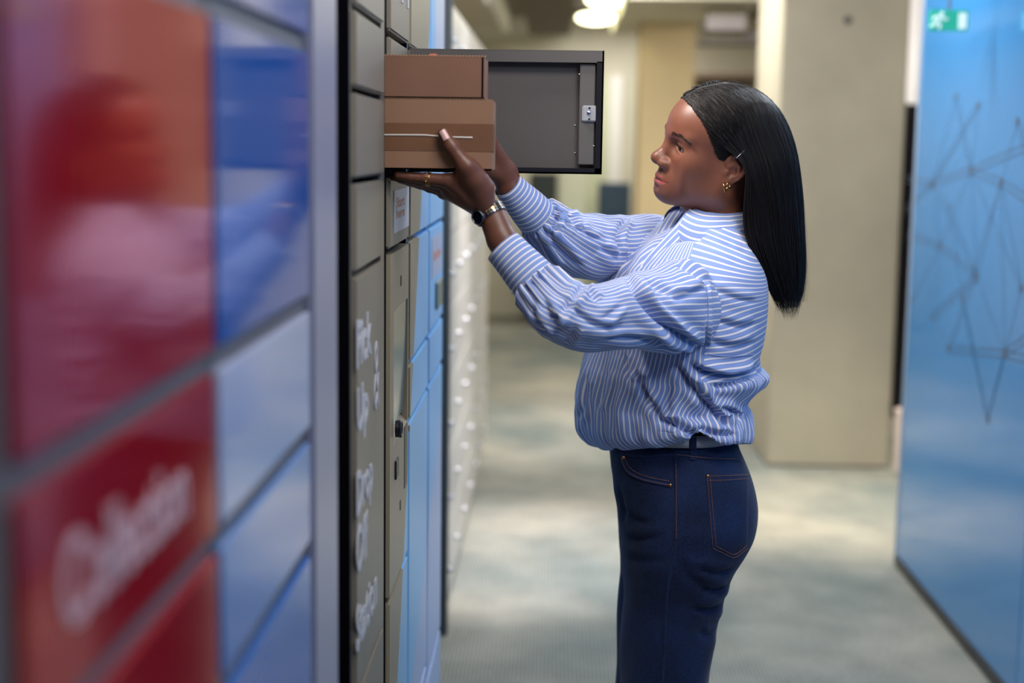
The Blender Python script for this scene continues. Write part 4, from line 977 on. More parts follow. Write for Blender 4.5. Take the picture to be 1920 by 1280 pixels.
# ------------------------------------------------------------------ the striped shirt
BODY_A = math.radians(18)
BF = np.array([-math.cos(BODY_A), -math.sin(BODY_A), 0]); BL = np.array([math.sin(BODY_A), -math.cos(BODY_A), 0])   # she faces, her left
YT = 2.49
def proj_many(V):
    c = (V - CAM) @ M_CW
    return np.stack([W / 2 + F * c[:, 0] / -c[:, 2], H / 2 - F * c[:, 1] / -c[:, 2]], 1)
def loft_normals(G, closed=True):
    du = (np.roll(G, -1, 1) - np.roll(G, 1, 1)) if closed else np.gradient(G, axis=1)
    dv = np.gradient(G, axis=0); n = np.cross(du, dv); return n / (np.linalg.norm(n, axis=2, keepdims=True) + 1e-12)
def interp_rows(rows, n):
    r = np.asarray(rows, float); t = np.r_[0, np.cumsum(np.abs(np.diff(r[:, 0])) + 4)]; s = np.linspace(0, t[-1], n)
    pts = []
    for k in range(r.shape[1]):
        # monotone-ish smooth interpolation
        m = np.gradient(r[:, k], t); i = np.clip(np.searchsorted(t, s, side='right') - 1, 0, len(t) - 2); h = t[i + 1] - t[i]; x = (s - t[i]) / h
        sl = (r[i + 1, k] - r[i, k]) / h
        m0 = np.where(np.sign(m[i]) == np.sign(sl), np.clip(np.abs(m[i]), 0, 3 * np.abs(sl)) * np.sign(sl), 0); m1 = np.where(np.sign(m[i + 1]) == np.sign(sl), np.clip(np.abs(m[i + 1]), 0, 3 * np.abs(sl)) * np.sign(sl), 0)
        pts.append(r[i, k] * (1 + 2 * x) * (1 - x) ** 2 + m0 * h * x * (1 - x) ** 2 + r[i + 1, k] * x * x * (3 - 2 * x) + m1 * h * x * x * (x - 1))
    return np.stack(pts, 1)
def fold_field(px, folds):
    """Height of the cloth from fold lines: each a polyline, its width, depth and which side rides up."""
    h = np.zeros(len(px))
    for pts, w, amp in folds:
        p = spline([(a, b, 0) for a, b in pts], 24)[:, :2]; best = np.full(len(px), 1e9); sg = np.zeros(len(px)); tt = np.zeros(len(px))
        m = (px[:, 0] > p[:, 0].min() - 6 * w) & (px[:, 0] < p[:, 0].max() + 6 * w) & (px[:, 1] > p[:, 1].min() - 6 * w) & (px[:, 1] < p[:, 1].max() + 6 * w)
        if not m.any(): continue
        q = px[m]; bb = np.full(len(q), 1e9); ss = np.zeros(len(q)); t2 = np.zeros(len(q))
        for i in range(len(p) - 1):
            d = p[i + 1] - p[i]; L = d.dot(d) + 1e-9; u = (q - p[i]) @ d / L; t = np.clip(u, 0, 1)
            v = q - p[i] - t[:, None] * d; dist = np.hypot(v[:, 0], v[:, 1]); k = dist < bb
            cr = d[0] * (q[:, 1] - p[i, 1]) - d[1] * (q[:, 0] - p[i, 0])
            bb = np.where(k, dist, bb); ss = np.where(k, np.sign(cr), ss); t2 = np.where(k, (i + t) / (len(p) - 1), t2)
        sd = bb * ss; x = sd / w
        env = np.clip(np.minimum(t2, 1 - t2) / .16, 0.08, 1)
        h[m] += 1.3 * amp * env * (-1.0 * np.exp(-(x / .55) ** 2) + .85 * np.exp(-((x + 1.25) / 1.0) ** 2) + .35 * np.exp(-((x - 1.7) / 1.3) ** 2)) * np.exp(-(np.maximum(bb / w - 3, 0)) ** 2)
    return h
def apply_folds(G, folds, closed=True):
    N = loft_normals(G, closed); sh = G.shape; V = G.reshape(-1, 3); n = N.reshape(-1, 3)
    view = V - CAM; view /= np.linalg.norm(view, axis=1, keepdims=True)
    s = np.sign((n * (V - V.mean(0))).sum(1).sum()); n = n * s
    face = np.clip((-(n * view).sum(1) + .12) / .3, 0, 1)
    return (V + n * (fold_field(proj_many(V), folds) * face)[:, None]).reshape(sh)
def grid_faces(n, m, closed=True):
    mm_ = m if closed else m - 1
    return [[i * m + j, i * m + (j + 1) % m, (i + 1) * m + (j + 1) % m, (i + 1) * m + j] for i in range(n - 1) for j in range(mm_)]

class Cloth:
    def __init__(s): s.v = []; s.f = []; s.uv = []; s.k = 0
    def add(s, G, U, closed=True, flip=False):
        """G rows x cols x 3; U(i, j) -> stripe coordinate for the loop, j may equal cols."""
        n, m = G.shape[:2]; s.v.append(G.reshape(-1, 3))
        for i in range(n - 1):
            for j in range(m if closed else m - 1):
                q = [(i, j), (i, j + 1), (i + 1, j + 1), (i + 1, j)]
                if flip: q = q[::-1]
                s.f.append([s.k + a * m + b % m for a, b in q]); s.uv.append([U(a, b, i, j) for a, b in q])
        s.k += n * m
    def link(s, name, m, parent):
        o = link(name, np.concatenate(s.v), s.f, m, parent, True)
        l = o.data.uv_layers.new(name='uv'); l.data.foreach_set('uv', np.array(s.uv, np.float32).ravel()); return o

def shirt_material():
    m = bpy.data.materials.new('blue_white_striped_cotton'); m.use_nodes = True; nt = m.node_tree; b = nt.nodes['Principled BSDF']
    b.inputs['Roughness'].default_value = .8; b.inputs['Specular IOR Level'].default_value = .25
    b.inputs['Sheen Weight'].default_value = .15
    uv = nt.nodes.new('ShaderNodeUVMap'); uv.uv_map = 'uv'; sp = nt.nodes.new('ShaderNodeSeparateXYZ'); nt.links.new(uv.outputs[0], sp.inputs[0])
    fr = nt.nodes.new('ShaderNodeMath'); fr.operation = 'FRACT'; nt.links.new(sp.outputs['X'], fr.inputs[0])
    rp = nt.nodes.new('ShaderNodeValToRGB'); e = rp.color_ramp.elements
    e[0].position = 0; e[0].color = lin(136, 158, 212); e[1].position = 1; e[1].color = lin(136, 158, 212)
    for p, c in ((.33, (130, 153, 208)), (.37, (236, 228, 230)), (.62, (236, 228, 230)), (.66, (130, 153, 208))):
        k = e.new(p); k.color = lin(*c)
    nt.links.new(fr.outputs[0], rp.inputs['Fac'])
    n = nt.nodes.new('ShaderNodeTexNoise'); n.inputs['Scale'].default_value = 900; tc = nt.nodes.new('ShaderNodeTexCoord'); nt.links.new(tc.outputs['Object'], n.inputs['Vector'])
    bp = nt.nodes.new('ShaderNodeBump'); bp.inputs['Strength'].default_value = .25; bp.inputs['Distance'].default_value = .0008; nt.links.new(n.outputs['Fac'], bp.inputs['Height']); nt.links.new(bp.outputs['Normal'], b.inputs['Normal'])
    nt.links.new(rp.outputs['Color'], b.inputs['Base Color']); return m
m_shirt = shirt_material()
cl = Cloth()
# torso rows: py, front px, back px, half width, tilt, front drop
TR = [(822, 1150, 1380, .163, 0, 0), (836, 1130, 1384, .176, 0, 0), (838, 1114, 1389, .184, 0, 0), (830, 1100, 1393, .189, 0, 0), (815, 1089, 1397, .191, .0, 0), (790, 1084, 1399, .190, .0, 0), (760, 1084, 1396, .186, .01, 0), (742, 1086, 1387, .178, .02, 0),
      (722, 1089, 1402, .178, .03, 0), (704, 1092, 1425, .179, .04, 0), (692, 1094, 1431, .180, .04, 0), (676, 1098, 1416, .180, .05, 0), (655, 1104, 1413, .182, .06, 0), (620, 1111, 1420, .185, .08, 0),
      (580, 1118, 1425, .188, .10, 0), (540, 1128, 1427, .189, .12, 0), (505, 1142, 1425, .188, .13, .004), (478, 1158, 1418, .180, .14, .008), (456, 1178, 1408, .164, .15, .012),
      (438, 1200, 1398, .142, .15, .016), (424, 1224, 1390, .116, .14, .02), (412, 1250, 1384, .090, .10, .022), (404, 1268, 1380, .070, .06, .022)]
NT, MT = 190, 220
R_ = interp_rows(TR, NT); ph = np.linspace(0, 2 * math.pi, MT, endpoint=False)       # 0 faces forward, pi/2 her left (towards us)
G = np.zeros((NT, MT, 3))
se = lambda a, e: np.sign(a) * np.abs(a) ** e
for i in range(NT):
    py, xf, xb, B, tl, dr = R_[i]; a = P(xf, py, YT); b = P(xb, py, YT); hw = (b[0] - a[0]) / 2; c = (a + b) / 2
    A = math.sqrt(max(hw ** 2 - (B * math.sin(BODY_A)) ** 2, .02 ** 2)) / math.cos(BODY_A)
    e = 2 / 2.25
    G[i] = c + A * se(np.cos(ph), e)[:, None] * BF + B * se(np.sin(ph), e)[:, None] * BL
    G[i, :, 2] += -tl * B * se(np.sin(ph), e) - dr * np.clip(np.cos(ph), 0, 1)
    low = np.clip((py - 770) / 66, 0, 1)
    dq = ph - 1.47; bump = np.clip(1 - np.where(dq < 0, -dq / .46, dq / .22), 0, 1)                                           # hem lifted at her side, showing the belt
    G[i, :, 2] += (.024 * bump + .042 * np.clip(np.sin(ph), 0, 1)) * low
    soft = np.clip((py - 640) / 60, 0, 1)
    G[i] += (.0035 * soft * (np.sin(ph * 9 + py * .012) + .7 * np.sin(ph * 17 + 1 + py * .02) + .5 * np.sin(ph * 29 - py * .03)))[:, None] * (np.cos(ph)[:, None] * BF + np.sin(ph)[:, None] * BL)
TF = [([(1262, 672), (1285, 706), (1312, 742), (1345, 778), (1372, 806)], 9, .011), ([(1192, 690), (1203, 716), (1216, 745), (1238, 786)], 9, .008),
      ([(1236, 784), (1262, 795), (1308, 816)], 8, .010), ([(1288, 680), (1330, 700), (1375, 704), (1420, 688)], 10, .013), ([(1330, 722), (1368, 720), (1418, 700)], 9, .007),
      ([(1172, 662), (1176, 690), (1182, 720)], 7, .004), ([(1140, 690), (1133, 730), (1118, 770)], 9, .004), ([(1100, 700), (1096, 745), (1086, 790)], 8, .005),
      ([(1345, 760), (1372, 770), (1390, 790)], 7, .007), ([(1300, 800), (1340, 812), (1378, 815)], 7, .006), ([(1258, 720), (1252, 760), (1262, 800)], 8, .004),
      ([(1335, 540), (1380, 560), (1420, 566)], 9, .003), ([(1340, 600), (1385, 612), (1418, 606)], 10, .004), ([(1332, 640), (1372, 648), (1412, 640)], 9, .004),
      ([(1240, 452), (1300, 448), (1362, 470)], 9, .005), ([(1270, 436), (1330, 446), (1390, 480)], 8, .004), ([(1165, 520), (1190, 470), (1230, 430)], 10, .004), ([(1200, 500), (1230, 465), (1262, 440)], 8, .003)]
G = apply_folds(G, TF)
Gt = G
def torso_u(a, b, i, j):
    p = (j + .5) / MT * 2 * math.pi; py = R_[i][0]
    back = 1.42 < p < 4.9 and py < 676
    top = py < 500 and .95 < p < 5.4
    if back or top:
        x, z = G[a, b % MT, 0] - .26, G[a, b % MT, 2]; k = np.clip((R_[a][0] - 455) / 80, 0, 1); return ((z - (-.30 + .46 * k) * x) / .0099 + .3 * math.sin(x * 40 + z * 30), .5)
    return (b / MT * 116 + .25 * math.sin(a * .06), .5)
cl.add(G, torso_u)
# sleeves: centre px, py, depth, radius
def tube_rows(rows, n, m, up=(0, 0, 1), squash=1.0):
    r = np.asarray(rows, float); c = np.array([np.r_[P(*q[:3]), q[3] / F * q[2]] for q in r])
    s = spline(c, n); C, rad = s[:, :3], s[:, 3]
    t = np.gradient(C, axis=0); t /= np.linalg.norm(t, axis=1)[:, None]; a = np.linspace(0, 2 * math.pi, m, endpoint=False); G = np.zeros((n, m, 3))
    u = np.cross(t[0], np.array(up, float)); u /= np.linalg.norm(u)
    for i in range(n):
        u = u - t[i] * u.dot(t[i]); u /= np.linalg.norm(u); w = np.cross(t[i], u)
        G[i] = C[i] + rad[i] * (squash * np.cos(a)[:, None] * u + np.sin(a)[:, None] * w)
    return G, s
NEAR = [(1004, 530, 2.150, 45), (1020, 549, 2.140, 51), (1046, 576, 2.128, 60), (1085, 594, 2.130, 63), (1135, 592, 2.158, 64), (1190, 585, 2.205, 69), (1238, 579, 2.272, 79), (1268, 576, 2.335, 87), (1286, 575, 2.41, 84), (1296, 574, 2.49, 66)]
FAR = [(1006, 407, 2.375, 38), (1026, 423, 2.388, 45), (1058, 446, 2.418, 56), (1095, 462, 2.455, 62), (1135, 464, 2.50, 60), (1175, 460, 2.545, 57), (1215, 458, 2.59, 56), (1250, 458, 2.62, 50)]
NF = [([(1174, 512), (1190, 546), (1216, 582), (1262, 620), (1318, 652)], 10, .013), ([(1096, 532), (1084, 552), (1062, 578), (1036, 606)], 8, .009), ([(1098, 540), (1112, 556), (1124, 566)], 7, .006),
      ([(1086, 606), (1074, 626), (1062, 648)], 7, .005), ([(1168, 570), (1150, 584), (1128, 600)], 7, .005), ([(1268, 494), (1296, 508), (1322, 530)], 8, .006),
      ([(1256, 562), (1290, 552), (1326, 538)], 9, .005), ([(1210, 525), (1240, 545), (1290, 560)], 9, .004), ([(1000, 575), (1012, 604), (1034, 636)], 7, .006),
      ([(1020, 560), (1034, 588), (1058, 618)], 8, .005), ([(1120, 640), (1170, 632), (1230, 640), (1290, 660)], 9, .005), ([(1215, 625), (1250, 645), (1300, 664)], 8, .006), ([(1322, 522), (1326, 580), (1322, 664)], 4, .004),
      ([(1055, 560), (1080, 585), (1120, 610), (1170, 612)], 9, .004)]
FFd = [([(1043, 388), (1044, 412), (1036, 440)], 7, .006), ([(1066, 396), (1076, 416), (1088, 436)], 7, .006), ([(1126, 462), (1142, 474), (1162, 486)], 8, .006), ([(1180, 406), (1162, 430), (1158, 456), (1164, 486)], 7, .008),
       ([(1030, 440), (1058, 470), (1090, 500)], 8, .005), ([(1090, 410), (1100, 440), (1130, 450)], 7, .004), ([(1000, 440), (1025, 470), (1050, 505)], 7, .005)]
def gathers(G, s, k, phs):
    n, m = G.shape[:2]; a = np.linspace(0, 2 * math.pi, m, endpoint=False); C = s[:, :3]
    L = np.r_[0, np.cumsum(np.linalg.norm(np.diff(C, axis=0), axis=1))]
    for i in range(n):
        w = math.exp(-(L[i] / .038) ** 1.5) * min(1, L[i] / .006)
        g_ = w * .0042 * (np.sin(a * k + phs) + .6 * np.sin(a * (k * 1.6) + 2 * phs)) + .002 * np.sin(a * 3 + L[i] * 40) + .0012 * np.sin(a * 7 - L[i] * 55 + phs)
        d = G[i] - C[i]; G[i] += d / np.linalg.norm(d, axis=1)[:, None] * g_[:, None]
    return G, L
for rows, folds, k, nm in ((NEAR, NF, 19, 0), (FAR, FFd, 17, 1)):
    G, s = tube_rows(rows, 150, 150); G, L = gathers(G, s, k, 1.0 + nm); G = apply_folds(G, folds)
    cl.add(G, lambda a, b, i, j: (b / 150 * 48 + .3 * math.sin(a * .07 + b * .08), .5))
# cuffs: a firm band with its own thickness, striped around
def cuff(rows, n=16, m=64):
    G, s = tube_rows(rows, n, m); C = s[:, :3]; inn = C[:, None] + (G - C[:, None]) * .955
    full = np.concatenate([inn[::-1], G], 0); L = np.r_[0, np.cumsum(np.linalg.norm(np.diff(C, axis=0), axis=1))]; LL = np.r_[L[::-1], L]
    cl.add(full, lambda a, b, i, j: (LL[a] / .0083 + .12, .5))
    return G, C
cuffN, cN = cuff([(943, 462, 2.166, 37), (965, 486, 2.160, 40), (988, 512, 2.154, 44), (1005, 531, 2.150, 46)])
cuffF, cF = cuff([(951, 346, 2.335, 28), (968, 365, 2.347, 32), (990, 389, 2.361, 37), (1007, 408, 2.375, 39)])
# collar: stand and turned-down leaf, open at the front
NCc = P(1333, 412, YT); th = np.linspace(math.radians(30), math.radians(314), 90)
prof = []
for t in th:
    e = math.cos(t) * BF + math.sin(t) * BL; side = math.sin(t); fr = math.cos(t)
    near = math.exp(-((t - math.radians(52)) / .55) ** 2); far = math.exp(-((t - math.radians(296)) / .55) ** 2)
    base = NCc + np.array([0, 0, -.012 - .012 * max(fr, 0) - .004 * side]) + e * .062
    top = NCc + np.array([0, 0, .020 + .004 * max(fr, 0) - .006 * side]) + e * .0595
    fold = top + e * .006 + np.array([0, 0, -.002])
    drop = .036 + .016 * near + .012 * far
    edge = top + e * (.024 + .020 * near + .012 * far) + np.array([0, 0, -drop - .006 * side])
    midp = (fold + edge) / 2 + e * .006 + np.array([0, 0, .004])
    prof.append([base, (base + top) / 2 - e * .001, top, fold, midp, edge, edge - e * .0025 - np.array([0, 0, .0005]), midp - e * .004])
Gc = np.array(prof)
Gc = np.stack([spline(r, 22) for r in Gc])
cl.add(Gc, lambda a, b, i, j: ((b / 21 * .125) / .0098 + .1, .5), closed=False)
# open front edges turned back from the neck, near and far
def flap(pts, w0, w1, nrm, name_u):
    c = spline(pts, 26); t = np.gradient(c, axis=0); t /= np.linalg.norm(t, axis=1)[:, None]; nrm = np.asarray(nrm, float); sd = np.cross(t, nrm); sd /= np.linalg.norm(sd, axis=1)[:, None]
    ws = np.linspace(-.5, .5, 7); Wd = w0 + (w1 - w0) * np.linspace(0, 1, 26)
    G = c[:, None] + sd[:, None] * (ws[None, :, None] * Wd[:, None, None]) + nrm * (.003 * (1 - (2 * ws) ** 2))[None, :, None]
    cl.add(G, lambda a, b, i, j: ((ws[b] * Wd[a]) / .0092 + .2, .5), closed=False)
flap([P(1302, 402, 2.435), P(1282, 428, 2.425), P(1255, 456, 2.415), P(1222, 492, 2.40), P(1196, 530, 2.39)], .034, .026, BF * .55 - np.array([0, .8, 0]) + np.array([0, 0, .25]), 0)
flap([P(1272, 392, 2.535), P(1258, 412, 2.505), P(1238, 446, 2.475), P(1212, 486, 2.45)], .026, .026, BF * .55 - np.array([0, .7, 0]) + np.array([0, 0, .45]), 1)
shirt = cl.link('striped_shirt', m_shirt, woman)
# seams and buttons of the shirt
SHIRT_BVH = BVHTree.FromPolygons(np.concatenate(cl.v).tolist(), cl.f)
def on_surface(bvh, pts, n, lift):
    p = spline([(a, b, 0) for a, b in pts], n)[:, :2]; o = []
    for a, b in p:
        d = ray(a, b); hit = bvh.ray_cast(Vector(CAM), Vector(d))
        if hit[0] is not None and 1.9 < hit[0].y < 2.75:
            nn = np.array(hit[1]); nn = nn if nn.dot(d) < 0 else -nn; o.append(np.array(hit[0]) + nn * lift)
    return np.array(o)
b = MB()
for pts in ([(1321, 524), (1327, 560), (1327, 610), (1320, 664)], [(1327, 664), (1370, 668), (1412, 664)]):
    o = on_surface(SHIRT_BVH, pts, 40, .0003)
    if len(o) > 4: b.tube(o, .0009, 5)
b.link('seam', m_shirt, shirt)
m_button = mat('pearl_button', (216, 214, 206), .25)
for px, py in ((936, 521), (962, 547)):
    o = on_surface(SHIRT_BVH, [(px, py), (px + 1, py + .5)], 2, .0)
    if len(o): v, f = ball_geo(o[0], (.0042, .0022, .0042), 12, 8); link('cuff_button', v, f, m_button, shirt, True)
# ------------------------------------------------------------------ jeans, belt, shoes
m_denim = bpy.data.materials.new('dark_indigo_denim'); m_denim.use_nodes = True; _nt = m_denim.node_tree; _b = _nt.nodes['Principled BSDF']
_b.inputs['Roughness'].default_value = .78; _b.inputs['Specular IOR Level'].default_value = .2; _b.inputs['Sheen Weight'].default_value = .12
_tc = _nt.nodes.new('ShaderNodeTexCoord'); _mp = _nt.nodes.new('ShaderNodeMapping'); _mp.inputs['Scale'].default_value = (1, 1, .4); _nt.links.new(_tc.outputs['Object'], _mp.inputs[0])
_n1 = _nt.nodes.new('ShaderNodeTexNoise'); _n1.inputs['Scale'].default_value = 620; _n1.inputs['Detail'].default_value = 4; _nt.links.new(_mp.outputs[0], _n1.inputs['Vector'])
_n2 = _nt.nodes.new('ShaderNodeTexNoise'); _n2.inputs['Scale'].default_value = 9; _n2.inputs['Detail'].default_value = 3; _nt.links.new(_tc.outputs['Object'], _n2.inputs['Vector'])
_ad = _nt.nodes.new('ShaderNodeMath'); _ad.operation = 'ADD'; _nt.links.new(_n1.outputs['Fac'], _ad.inputs[0]); _nt.links.new(_n2.outputs['Fac'], _ad.inputs[1])
_rp = _nt.nodes.new('ShaderNodeValToRGB'); _rp.color_ramp.elements[0].position = .38; _rp.color_ramp.elements[0].color = lin(8, 18, 42); _rp.color_ramp.elements[1].position = .70; _rp.color_ramp.elements[1].color = lin(26, 48, 92)
_dv = _nt.nodes.new('ShaderNodeMath'); _dv.operation = 'MULTIPLY'; _dv.inputs[1].default_value = .5; _nt.links.new(_ad.outputs[0], _dv.inputs[0]); _nt.links.new(_dv.outputs[0], _rp.inputs['Fac']); _nt.links.new(_rp.outputs['Color'], _b.inputs['Base Color'])
_bp = _nt.nodes.new('ShaderNodeBump'); _bp.inputs['Strength'].default_value = .3; _bp.inputs['Distance'].default_value = .0012; _nt.links.new(_n1.outputs['Fac'], _bp.inputs['Height']); _nt.links.new(_bp.outputs['Normal'], _b.inputs['Normal'])
m_stitch = mat('copper_stitching', (150, 96, 66), .7)

# rows: py, front px, back px, half depth, centre depth
NL = [(806, 1152, 1378, .078, 2.420), (834, 1145, 1385, .081, 2.418), (862, 1145, 1397, .087, 2.415), (890, 1148, 1408, .093, 2.411), (920, 1151, 1416, .098, 2.407), (950, 1157, 1420, .101, 2.404), (978, 1160, 1418, .104, 2.402), (1005, 1163, 1411, .103, 2.401), (1030, 1165, 1398, .101, 2.40),
      (1055, 1166, 1382, .098, 2.40), (1080, 1167, 1368, .094, 2.40), (1096, 1168, 1365, .091, 2.40), (1108, 1168, 1357, .089, 2.40), (1124, 1168, 1354, .087, 2.40), (1136, 1167, 1352, .086, 2.40), (1150, 1166, 1346, .085, 2.40), (1200, 1164, 1340, .082, 2.40), (1280, 1162, 1327, .080, 2.40), (1400, 1155, 1315, .078, 2.40), (1600, 1151, 1302, .078, 2.40), (1800, 1151, 1298, .080, 2.40), (1925, 1149, 1300, .082, 2.40)]
JF = [([(1300, 1062), (1340, 1072), (1378, 1066)], 9, .004), ([(1310, 1100), (1340, 1106), (1366, 1098)], 8, .005), ([(1300, 1140), (1330, 1142), (1356, 1132)], 8, .004), ([(1172, 1000), (1200, 1010), (1240, 1004)], 10, .003),
      ([(1166, 950), (1190, 972), (1220, 980)], 9, .003), ([(1170, 1040), (1210, 1052), (1250, 1048)], 11, .002), ([(1310, 1180), (1325, 1190), (1338, 1184)], 9, .003), ([(1270, 1045), (1300, 1085), (1350, 1100)], 12, .003), ([(1158, 905), (1168, 940), (1172, 985)], 8, .003)]
def leg(rows, dy, dpx, n=170, m=110):
    R2 = interp_rows(rows, n); a = np.linspace(0, 2 * math.pi, m, endpoint=False); G = np.zeros((n, m, 3)); rot = math.radians(8)
    for i in range(n):
        py, xf, xb, B, yc = R2[i]; k = yc / (yc + dy)
        p, q = P(xf + dpx, py, yc), P(xb + dpx, py, yc); c = (p + q) / 2; A = (q[0] - p[0]) / 2; c[1] += dy
        e = 2 / 2.35
        G[i, :, 0] = c[0] - A * se(np.cos(a), e); G[i, :, 1] = c[1] - B * se(np.sin(a), e); G[i, :, 2] = c[2] + .0
        G[i, :, :2] += (.0015 * np.sin(a * 5 + py * .03) * np.clip((py - 1000) / 150, 0, 1))[:, None] * np.stack([np.cos(a), np.sin(a)], 1)
    return G
GN = apply_folds(leg(NL, 0, 0), JF); GFr = leg(NL, .165, 2)
jv, jf, k = [], [], 0
for G in (GN, GFr):
    jv.append(G.reshape(-1, 3)); jf += [[q + k for q in f[::-1]] for f in grid_faces(*G.shape[:2])]; jf += [[k + j for j in range(G.shape[1])][::-1]]; k += G.shape[0] * G.shape[1]
JV = np.concatenate(jv)
jeans = link('jeans', JV, jf, m_denim, woman, True)
JEAN_BVH = BVHTree.FromPolygons(GN.reshape(-1, 3).tolist(), grid_faces(*GN.shape[:2]))
def ribbon(pts, width_px, lift, n=40):
    """A strip of cloth lying on the jeans."""
    p = spline([(a, b, 0) for a, b in pts], n)[:, :2]; t = np.gradient(p, axis=0); t /= np.linalg.norm(t, axis=1)[:, None]; nr = np.stack([-t[:, 1], t[:, 0]], 1); V, Fc = [], []
    for i in range(n):
        for sgn, l in ((-.5, .0), (-.42, lift), (0, lift * 1.2), (.42, lift), (.5, .0)):
            d = ray(*(p[i] + nr[i] * width_px * sgn)); hit = JEAN_BVH.ray_cast(Vector(CAM), Vector(d))
            if hit[0] is None: V.append(V[-5] if len(V) >= 5 else P(*p[i], 2.33)); continue
            nn = np.array(hit[1]); nn = nn if nn.dot(d) < 0 else -nn; V.append(np.array(hit[0]) + nn * l)
    for i in range(n - 1):
        for j in range(4): Fc.append([i * 5 + j, i * 5 + j + 1, (i + 1) * 5 + j + 1, (i + 1) * 5 + j])
    return V, Fc
def add_ribbon(name, pts, w, lift, m=m_denim, n=40):
    v, f = ribbon(pts, w, lift, n); return link(name, v, f, m, jeans, True)
add_ribbon('side_seam', [(1264, 846), (1266, 900), (1267, 960), (1266, 1010), (1262, 1044), (1252, 1100), (1246, 1180), (1241, 1285)], 6, .0012)
add_ribbon('pocket_opening', [(1167, 846), (1169, 866), (1180, 886), (1208, 900), (1258, 911)], 7, .0016)
add_ribbon('waistband_edge', [(1150, 850), (1200, 856), (1265, 853), (1330, 860), (1385, 862)], 5, .0014)
def patch(name, corners, dip, lift, n=18):
    (tl, tr, bl, br) = [np.array(c, float) for c in corners]; V, Fc = [], []
    for i in range(n):
        for j in range(n):
            u, v = j / (n - 1), i / (n - 1); p = (tl * (1 - u) + tr * u) * (1 - v) + (bl * (1 - u) + br * u) * v; p[1] += dip * v ** 3 * (1 - abs(2 * u - 1))
            d = ray(*p); hit = JEAN_BVH.ray_cast(Vector(CAM), Vector(d)); edge = min(i, j, n - 1 - i, n - 1 - j) == 0
            if hit[0] is None: V.append(V[-1]); continue
            nn = np.array(hit[1]); nn = nn if nn.dot(d) < 0 else -nn; V.append(np.array(hit[0]) + nn * (0 if edge else lift))
    for i in range(n - 1):
        for j in range(n - 1): Fc.append([i * n + j, i * n + j + 1, (i + 1) * n + j + 1, (i + 1) * n + j])
    return link(name, V, Fc, m_denim, jeans, True)
patch('back_pocket', [(1322, 889), (1405, 887), (1333, 1026), (1402, 1022)], 20, .0022)
st = MB()
def stitches(pts, step=4.0, dash=2.6, lift=.0028):
    p = spline([(a, b, 0) for a, b in pts], 400)[:, :2]; L = np.r_[0, np.cumsum(np.hypot(*np.diff(p, axis=0).T))]; s = 0
    while s + dash < L[-1]:
        o = []
        for q in (s, s + dash / 2, s + dash):
            a = np.array([np.interp(q, L, p[:, 0]), np.interp(q, L, p[:, 1])]); d = ray(*a); hit = JEAN_BVH.ray_cast(Vector(CAM), Vector(d))
            if hit[0] is None: break
            nn = np.array(hit[1]); nn = nn if nn.dot(d) < 0 else -nn; o.append(np.array(hit[0]) + nn * lift)
        if len(o) == 3: st.tube(o, .00042, 4, cap=False)
        s += step
for pts in ([(1325, 892), (1329, 940), (1333, 990), (1336, 1024)], [(1331, 897), (1335, 945), (1339, 990), (1342, 1022)], [(1336, 1026), (1356, 1036), (1374, 1044), (1390, 1034), (1402, 1024)], [(1341, 1022), (1358, 1031), (1374, 1038), (1388, 1030), (1400, 1019)],
            [(1325, 893), (1365, 892), (1404, 890)], [(1328, 901), (1366, 900), (1406, 898)], [(1168, 862), (1178, 884), (1206, 899), (1256, 910)], [(1173, 858), (1184, 878), (1210, 892), (1258, 903)], [(1268, 852), (1330, 859), (1382, 861)], [(1267, 866), (1268, 930), (1268, 1010)]):
    stitches(pts)
sto = st.link('stitching', m_stitch, jeans); sto['kind'] = 'stuff'
for px, py in ((1257, 910), (1169, 858), (1327, 893)):
    d = ray(px, py); hit = JEAN_BVH.ray_cast(Vector(CAM), Vector(d))
    if hit[0] is not None: v, f = ball_geo(np.array(hit[0]) - d / np.linalg.norm(d) * .002, (.0034, .002, .0034), 12, 8); link('rivet', v, f, mat('copper_rivet', (190, 130, 90), .3, 1.0), jeans, True)
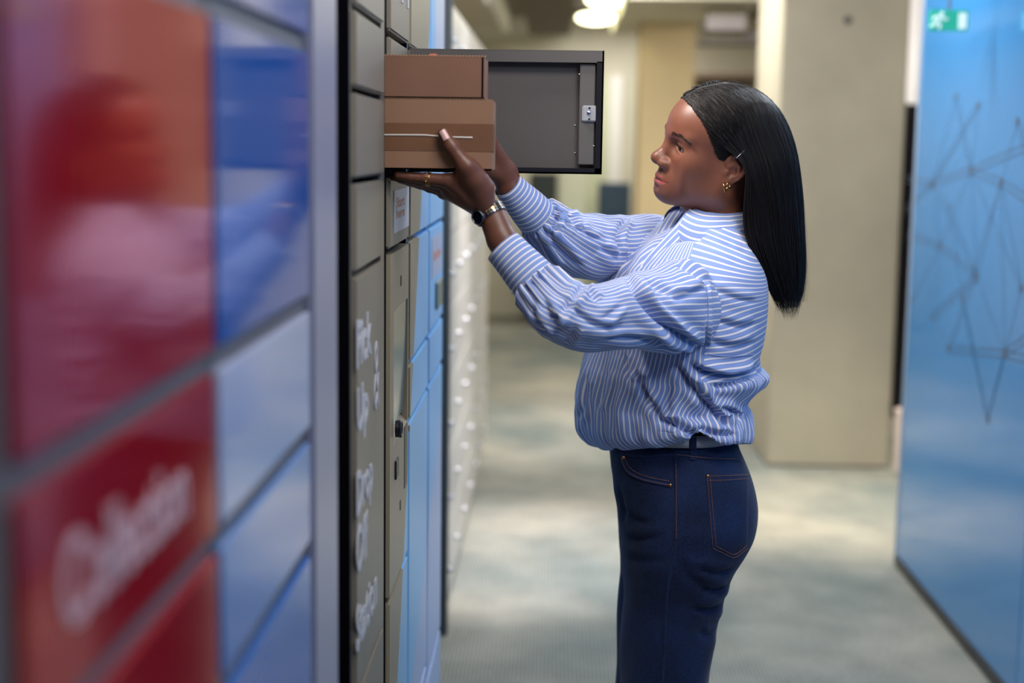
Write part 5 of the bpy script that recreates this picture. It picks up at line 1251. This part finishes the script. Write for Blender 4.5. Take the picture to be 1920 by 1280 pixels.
# belt: band around both hips, and one loop over it
hull = []
m_belt = mat('pale_grey_leather', (176, 174, 178), .45, bump=.1, bscale=500)
bc = (P(1143, 830, 2.405) + P(1385, 830, 2.405)) / 2; bc[1] = 2.5005
a = np.linspace(0, 2 * math.pi, 120, endpoint=False); rowsb = []
for py, o in ((842, .0), (842, .004), (820, .004), (820, .0)):
    z = P(1260, py, 2.32)[2]; A = (P(1386, py, 2.405)[0] - P(1142, py, 2.405)[0]) / 2 + .002 + o; B = .1625 + .003 + o
    e = 2 / 2.6; rowsb.append(np.stack([bc[0] - A * se(np.cos(a), e), bc[1] - B * se(np.sin(a), e), np.full_like(a, z)], 1))
Gb = np.array(rowsb); link('belt', Gb.reshape(-1, 3), [f[::-1] for f in grid_faces(4, 120)], m_belt, woman, True)
BELT_BVH = BVHTree.FromPolygons(Gb.reshape(-1, 3).tolist(), grid_faces(4, 120))
V, Fc = [], []
for i, py in enumerate(np.linspace(812, 862, 14)):
    for j, px in enumerate(np.linspace(1292, 1306, 5)):
        d = ray(px, py); h1 = BELT_BVH.ray_cast(Vector(CAM), Vector(d)); h2 = JEAN_BVH.ray_cast(Vector(CAM), Vector(d)); hs = [h[0].y for h in (h1, h2) if h[0] is not None]; y = min(hs) if hs else 2.31
        V.append(P(px, py, y - (.0025 if 0 < j < 4 else .0005)))
for i in range(13):
    for j in range(4): Fc.append([i * 5 + j, i * 5 + j + 1, (i + 1) * 5 + j + 1, (i + 1) * 5 + j])
link('belt_loop', V, Fc, m_denim, jeans, True)
# shoes, below the frame
m_shoe = mat('plain_dark_shoe', (36, 34, 36), .5); m_sole = mat('pale_sole', (190, 186, 178), .6)
for dy in (0, .165):
    hx = P(1225, 1925, 2.40)[0]; c0 = np.array([hx + .03, 2.40 + dy, 0])
    path = [c0 + BF * t + np.array([0, 0, z]) for t, z in ((-.06, .05), (-.04, .058), (0, .062), (.06, .052), (.12, .040), (.17, .034), (.19, .032))]
    v, f = tube_geo(path, [.022, .036, .041, .041, .042, .034, .012], 18); v = np.array(v); v[:, 2] = np.maximum(v[:, 2], .02)
    shoe = link('shoe', v, f, m_shoe, woman, True)
    path = [c0 + BF * t + np.array([0, 0, .011]) for t in (-.066, -.05, 0, .06, .12, .17, .196)]
    v, f = tube_geo(path, [.02, .036, .041, .042, .046, .038, .010], 18); v = np.array(v); v[:, 2] = np.clip(.011 + (v[:, 2] - .011) * .4, 0, .024); link('sole', v, f, m_sole, shoe, True)
